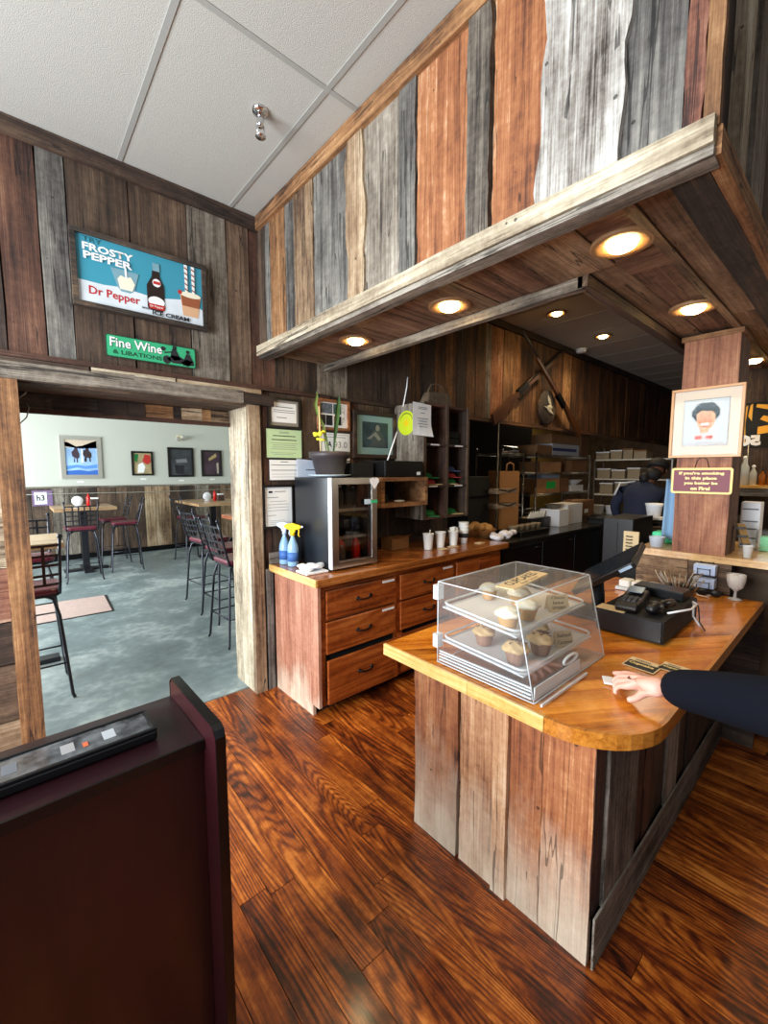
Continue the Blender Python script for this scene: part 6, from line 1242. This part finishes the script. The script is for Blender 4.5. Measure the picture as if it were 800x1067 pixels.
# pictures on the far wall
FY = 9.521
def pic(x0, x1, z0, z1, fm, label, draw, wd=.035, mat=None):
    cx, cz = (x0+x1)/2, (z0+z1)/2
    t = thing('framed_picture', label, 'picture', (cx, FY, cz), 0, 'pictures on the pale dining room wall')
    a, b = (x1-x0)/2, (z1-z0)/2; frame(t, -a, a, -b, b, 0, wd, .03, fm); rect('canvas', -a+wd, a-wd, -b+wd, b-wd, -.004, draw[0], t, .006)
    for nm, pts, m_ in draw[1:]: poly(nm, [(p_[0]*(a-wd), p_[1]*(b-wd)) for p_ in pts], -.012, m_, t)
    return t
silver = flat('silver_frame', srgb(196, 192, 180), .3, .5)
pic(.68, 1.30, 1.48, 2.25, silver, 'silver-framed painting of two dark horses in blue snow', [flat('snow_paint', srgb(150, 184, 224), .6, var=.35, bscale=25),
    ('sky', [(-1, .55), (1, .55), (1, 1), (-1, 1)], col('sky_paint', (206, 186, 164))), ('hill', [(-1, .62), (-.05, .5), (1, .55), (1, .98), (.7, .9), (.1, .68), (-.3, .62), (-.8, .86), (-1, .84)], col('hill_paint', (58, 64, 104))),
    ('horse', [(-.5, -.28), (-.44, .0), (-.55, .05), (-.6, .3), (-.45, .44), (-.38, .56), (-.24, .58), (-.2, .4), (-.12, .2), (-.14, -.02), (-.24, -.06), (-.24, -.3), (-.31, -.3), (-.32, -.05), (-.4, -.03), (-.42, -.28)], col('horse_paint', (62, 44, 52))),
    ('horse', [(.16, -.2), (.2, .02), (.1, .2), (.14, .42), (.28, .46), (.34, .6), (.46, .58), (.5, .4), (.64, .25), (.64, .02), (.56, -.02), (.58, -.24), (.5, -.24), (.47, -.02), (.34, .0), (.3, -.26), (.23, -.26)], col('horse_paint_b', (50, 36, 40))),
    ('blaze', [(.02, .55), (.08, .55), (.1, -.3), (-.02, -.3)], wht), ('stream', [(-1, -.5), (-.3, -.42), (.2, -.5), (1, -.38), (1, -.6), (.3, -.66), (-.3, -.58), (-1, -.7)], col('water_paint', (92, 146, 214))),
    ('stream', [(-1, -.78), (-.2, -.72), (.4, -.8), (1, -.7), (1, -1), (-1, -1)], col('water_paint_b', (54, 104, 186)))], .07)
pic(1.785, 2.165, 1.53, 2.005, black_w, 'small black-framed picture with red and cream shapes', [flat('cream_paint_b', srgb(170, 150, 110), .6, var=.4, bscale=40), ('red_shape', [(0, .2), (.3, .9), (.9, .8), (.95, .1), (.5, -.1)], red), ('white_shape', [(-.6, -.9), (-.5, -.1), (0, .1), (.3, -.3), (.1, -.9)], wht), ('green_shape', [(-.9, .9), (-.4, .9), (-.6, .1), (-.9, .3)], gcap)])
pic(2.44, 2.945, 1.495, 2.105, black_w, 'middle black-framed dim grey picture, largest of the three', [flat('grey_photo', srgb(60, 62, 66), .4, var=.6, bscale=30), ('pale_shape', [(-.5, .2), (.5, .3), (.6, .0), (-.4, -.05)], col('photo_pale', (120, 122, 124))), ('dark_shape', [(-.6, -.2), (.3, -.25), (.2, -.9), (-.5, -.9)], blk)], .04)
pic(3.105, 3.545, 1.50, 2.07, black_w, 'rightmost black-framed picture with orange and purple tones', [flat('purple_photo', srgb(64, 44, 56), .4, var=.5, bscale=30), ('orange_shape', [(-.4, .4), (.5, .9), (.6, .6), (-.3, .2)], wcap), ('light_shape', [(.55, .0), (.8, .1), (.8, -.9), (.6, -.9)], col('photo_light', (180, 170, 150)))], .04)
for x_, z_, lb in ((.95, 1.42, 'the horse painting'), (1.98, 1.46, 'the small red picture'), (2.69, 1.42, 'the middle black picture'), (3.33, 1.44, 'the rightmost picture')):
    tag(box('title_card', x_-.05, x_+.05, FY-.004, FY+.0, z_-.016, z_+.016, M['paper']), 'tiny white title card below '+lb, 'card', 'title cards')
t = thing('wall_spotlight', 'small pale two-headed lamp on the dining room wall above the middle picture', 'lamp', (2.68, FY, 2.31)); box('plate', -.05, .05, -.02, 0, -.05, .05, flat('lamp_cream', srgb(226, 214, 180), .5), t, .004)
for s_ in (-1, 1): MB().lathe([(.02, 0), (.045, .08), (.04, .085)], 14, (s_*.06, -.05, -.01+s_*.02), M=Matrix.Rotation(s_*.9, 4, 'Y') @ Matrix.Rotation(PI*.55, 4, 'X')).obj('lamp_head', silver, t)
t = thing('small_wall_sign', 'small purple and white square sign on the wainscot behind the near table', 'sign', (.39, 9.503, 1.14)); rect('panel', -.14, .14, -.13, .14, 0, col('sign_purple', (120, 96, 130), .5), t, .01); rect('white_square', -.11, .06, -.10, .11, -.011, wht, t, .002); text('lettering', 'h3', blk, t, .11, .10, (-.08, -.0145, -.04), (1, 0, 0), (0, 0, 1), .03)  # the inner square is plain white, not emissive
tag(MB().tube([(-1.5, 9.49, 1.20), (.5, 9.49, 1.215), (2.2, 9.49, 1.20), (4.2, 9.49, 1.22)], .007, 6).obj('wall_line', silver), 'thin pale line along the wainscot', 'cable')  # thin pale rod running just in front of the wainscot boards
# ================================================================== HOSTESS PODIUM in the foreground
mar = wood('maroon_laminate', [(22, 3, 8), (34, 6, 11), (44, 8, 14), (56, 13, 20)], 'z', across=5, along=.5, rough=.35, bump=.02, fiber=.3, nails=0, lines=.08, coat=.15); edgeb = flat('black_edge', srgb(12, 11, 12), .22)
t = thing('host_podium', 'dark maroon host podium with black edging in the left foreground', 'podium', (.005, 1.12, 0), .02)
for sx in (-1, 1):
    x0 = .312 if sx > 0 else -.335
    P_ = [(-.165, 0), (.19, 0), (.19, .985), (.175, 1.0), (-.145, 1.0), (-.165, .98)]
    MB().prism([(a+.004 if a < 0 else a-.004, b-.004 if b > 0 else b) for a, b in P_], x0, x0+.022, 'x').obj('side_panel', mar, t)
    e_ = MB(); 
    for (a, b), (c_, d) in zip(P_[1:]+P_[:1], P_[2:]+P_[:2]):
        pass
    pth = [(x0+.011, -.163, 0), (x0+.011, -.163, .978), (x0+.011, -.157, .992), (x0+.011, -.143, .998), (x0+.011, .173, .998), (x0+.011, .188, .985), (x0+.011, .188, 0)]
    vs = []; fs = []
    for i, q_ in enumerate(pth):
        d = Vector((0, -1, 0)) if i < 2 else (Vector((0, -.7, .7)) if i == 2 else (Vector((0, 0, 1)) if i in (3, 4) else Vector((0, 1, 0))))
        for ux, o_ in ((-.0115, 0), (-.0115, .004), (.0115, .004), (.0115, 0)): v_ = Vector(q_)+d*o_+Vector((ux, 0, 0)); vs.append(v_)
    for i in range(len(pth)-1):
        for k in range(4): fs.append((i*4+k, i*4+(k+1) % 4, i*4+4+(k+1) % 4, i*4+4+k))
    MB().add(vs, fs).obj('edge_strip', edgeb, t)
box('front_panel', -.312, .311, -.078, -.058, .0, .92, mar, t); box('top_shelf', -.312, .311, -.088, .185, .921, .943, flat('podium_top', srgb(34, 12, 18), .3, coat=.2), t); box('shelf_edge', -.312, .311, -.094, -.088, .918, .944, edgeb, t); box('back_panel', -.312, .311, .165, .183, .0, .92, mar, t)
t = thing('menu_tray', 'black-rimmed clear-topped case of menus lying on the podium', 'case', (.025, 1.16, .9455), .02)
box('case_base', -.33, .205, -.055, .055, 0, .022, M['black'], t, .004); 
for a in ((-.33, .205, -.055, -.046), (-.33, .205, .046, .055), (.196, .205, -.046, .046), (-.33, -.321, -.046, .046)): box('rim', a[0], a[1], a[2], a[3], .022, .030, M['black'], t, .002)
box('cover', -.32, .195, -.045, .045, .0225, .026, flat('smoky_cover', srgb(84, 86, 88), .12, coat=.6, var=.8, bscale=220), t)
for x_, c_ in ((-.28, (190, 190, 188)), (-.16, (120, 124, 126)), (-.08, (100, 104, 110)), (.02, (150, 150, 150)), (.10, (170, 176, 180))): box('printed_patch', x_, x_+.025, -.02, .02, .0262, .0266, flat('patch', srgb(*c_), .3), t)
box('printed_patch', .06, .07, -.02, .0, .0268, .0272, col('patch_orange', (200, 96, 60)), t)
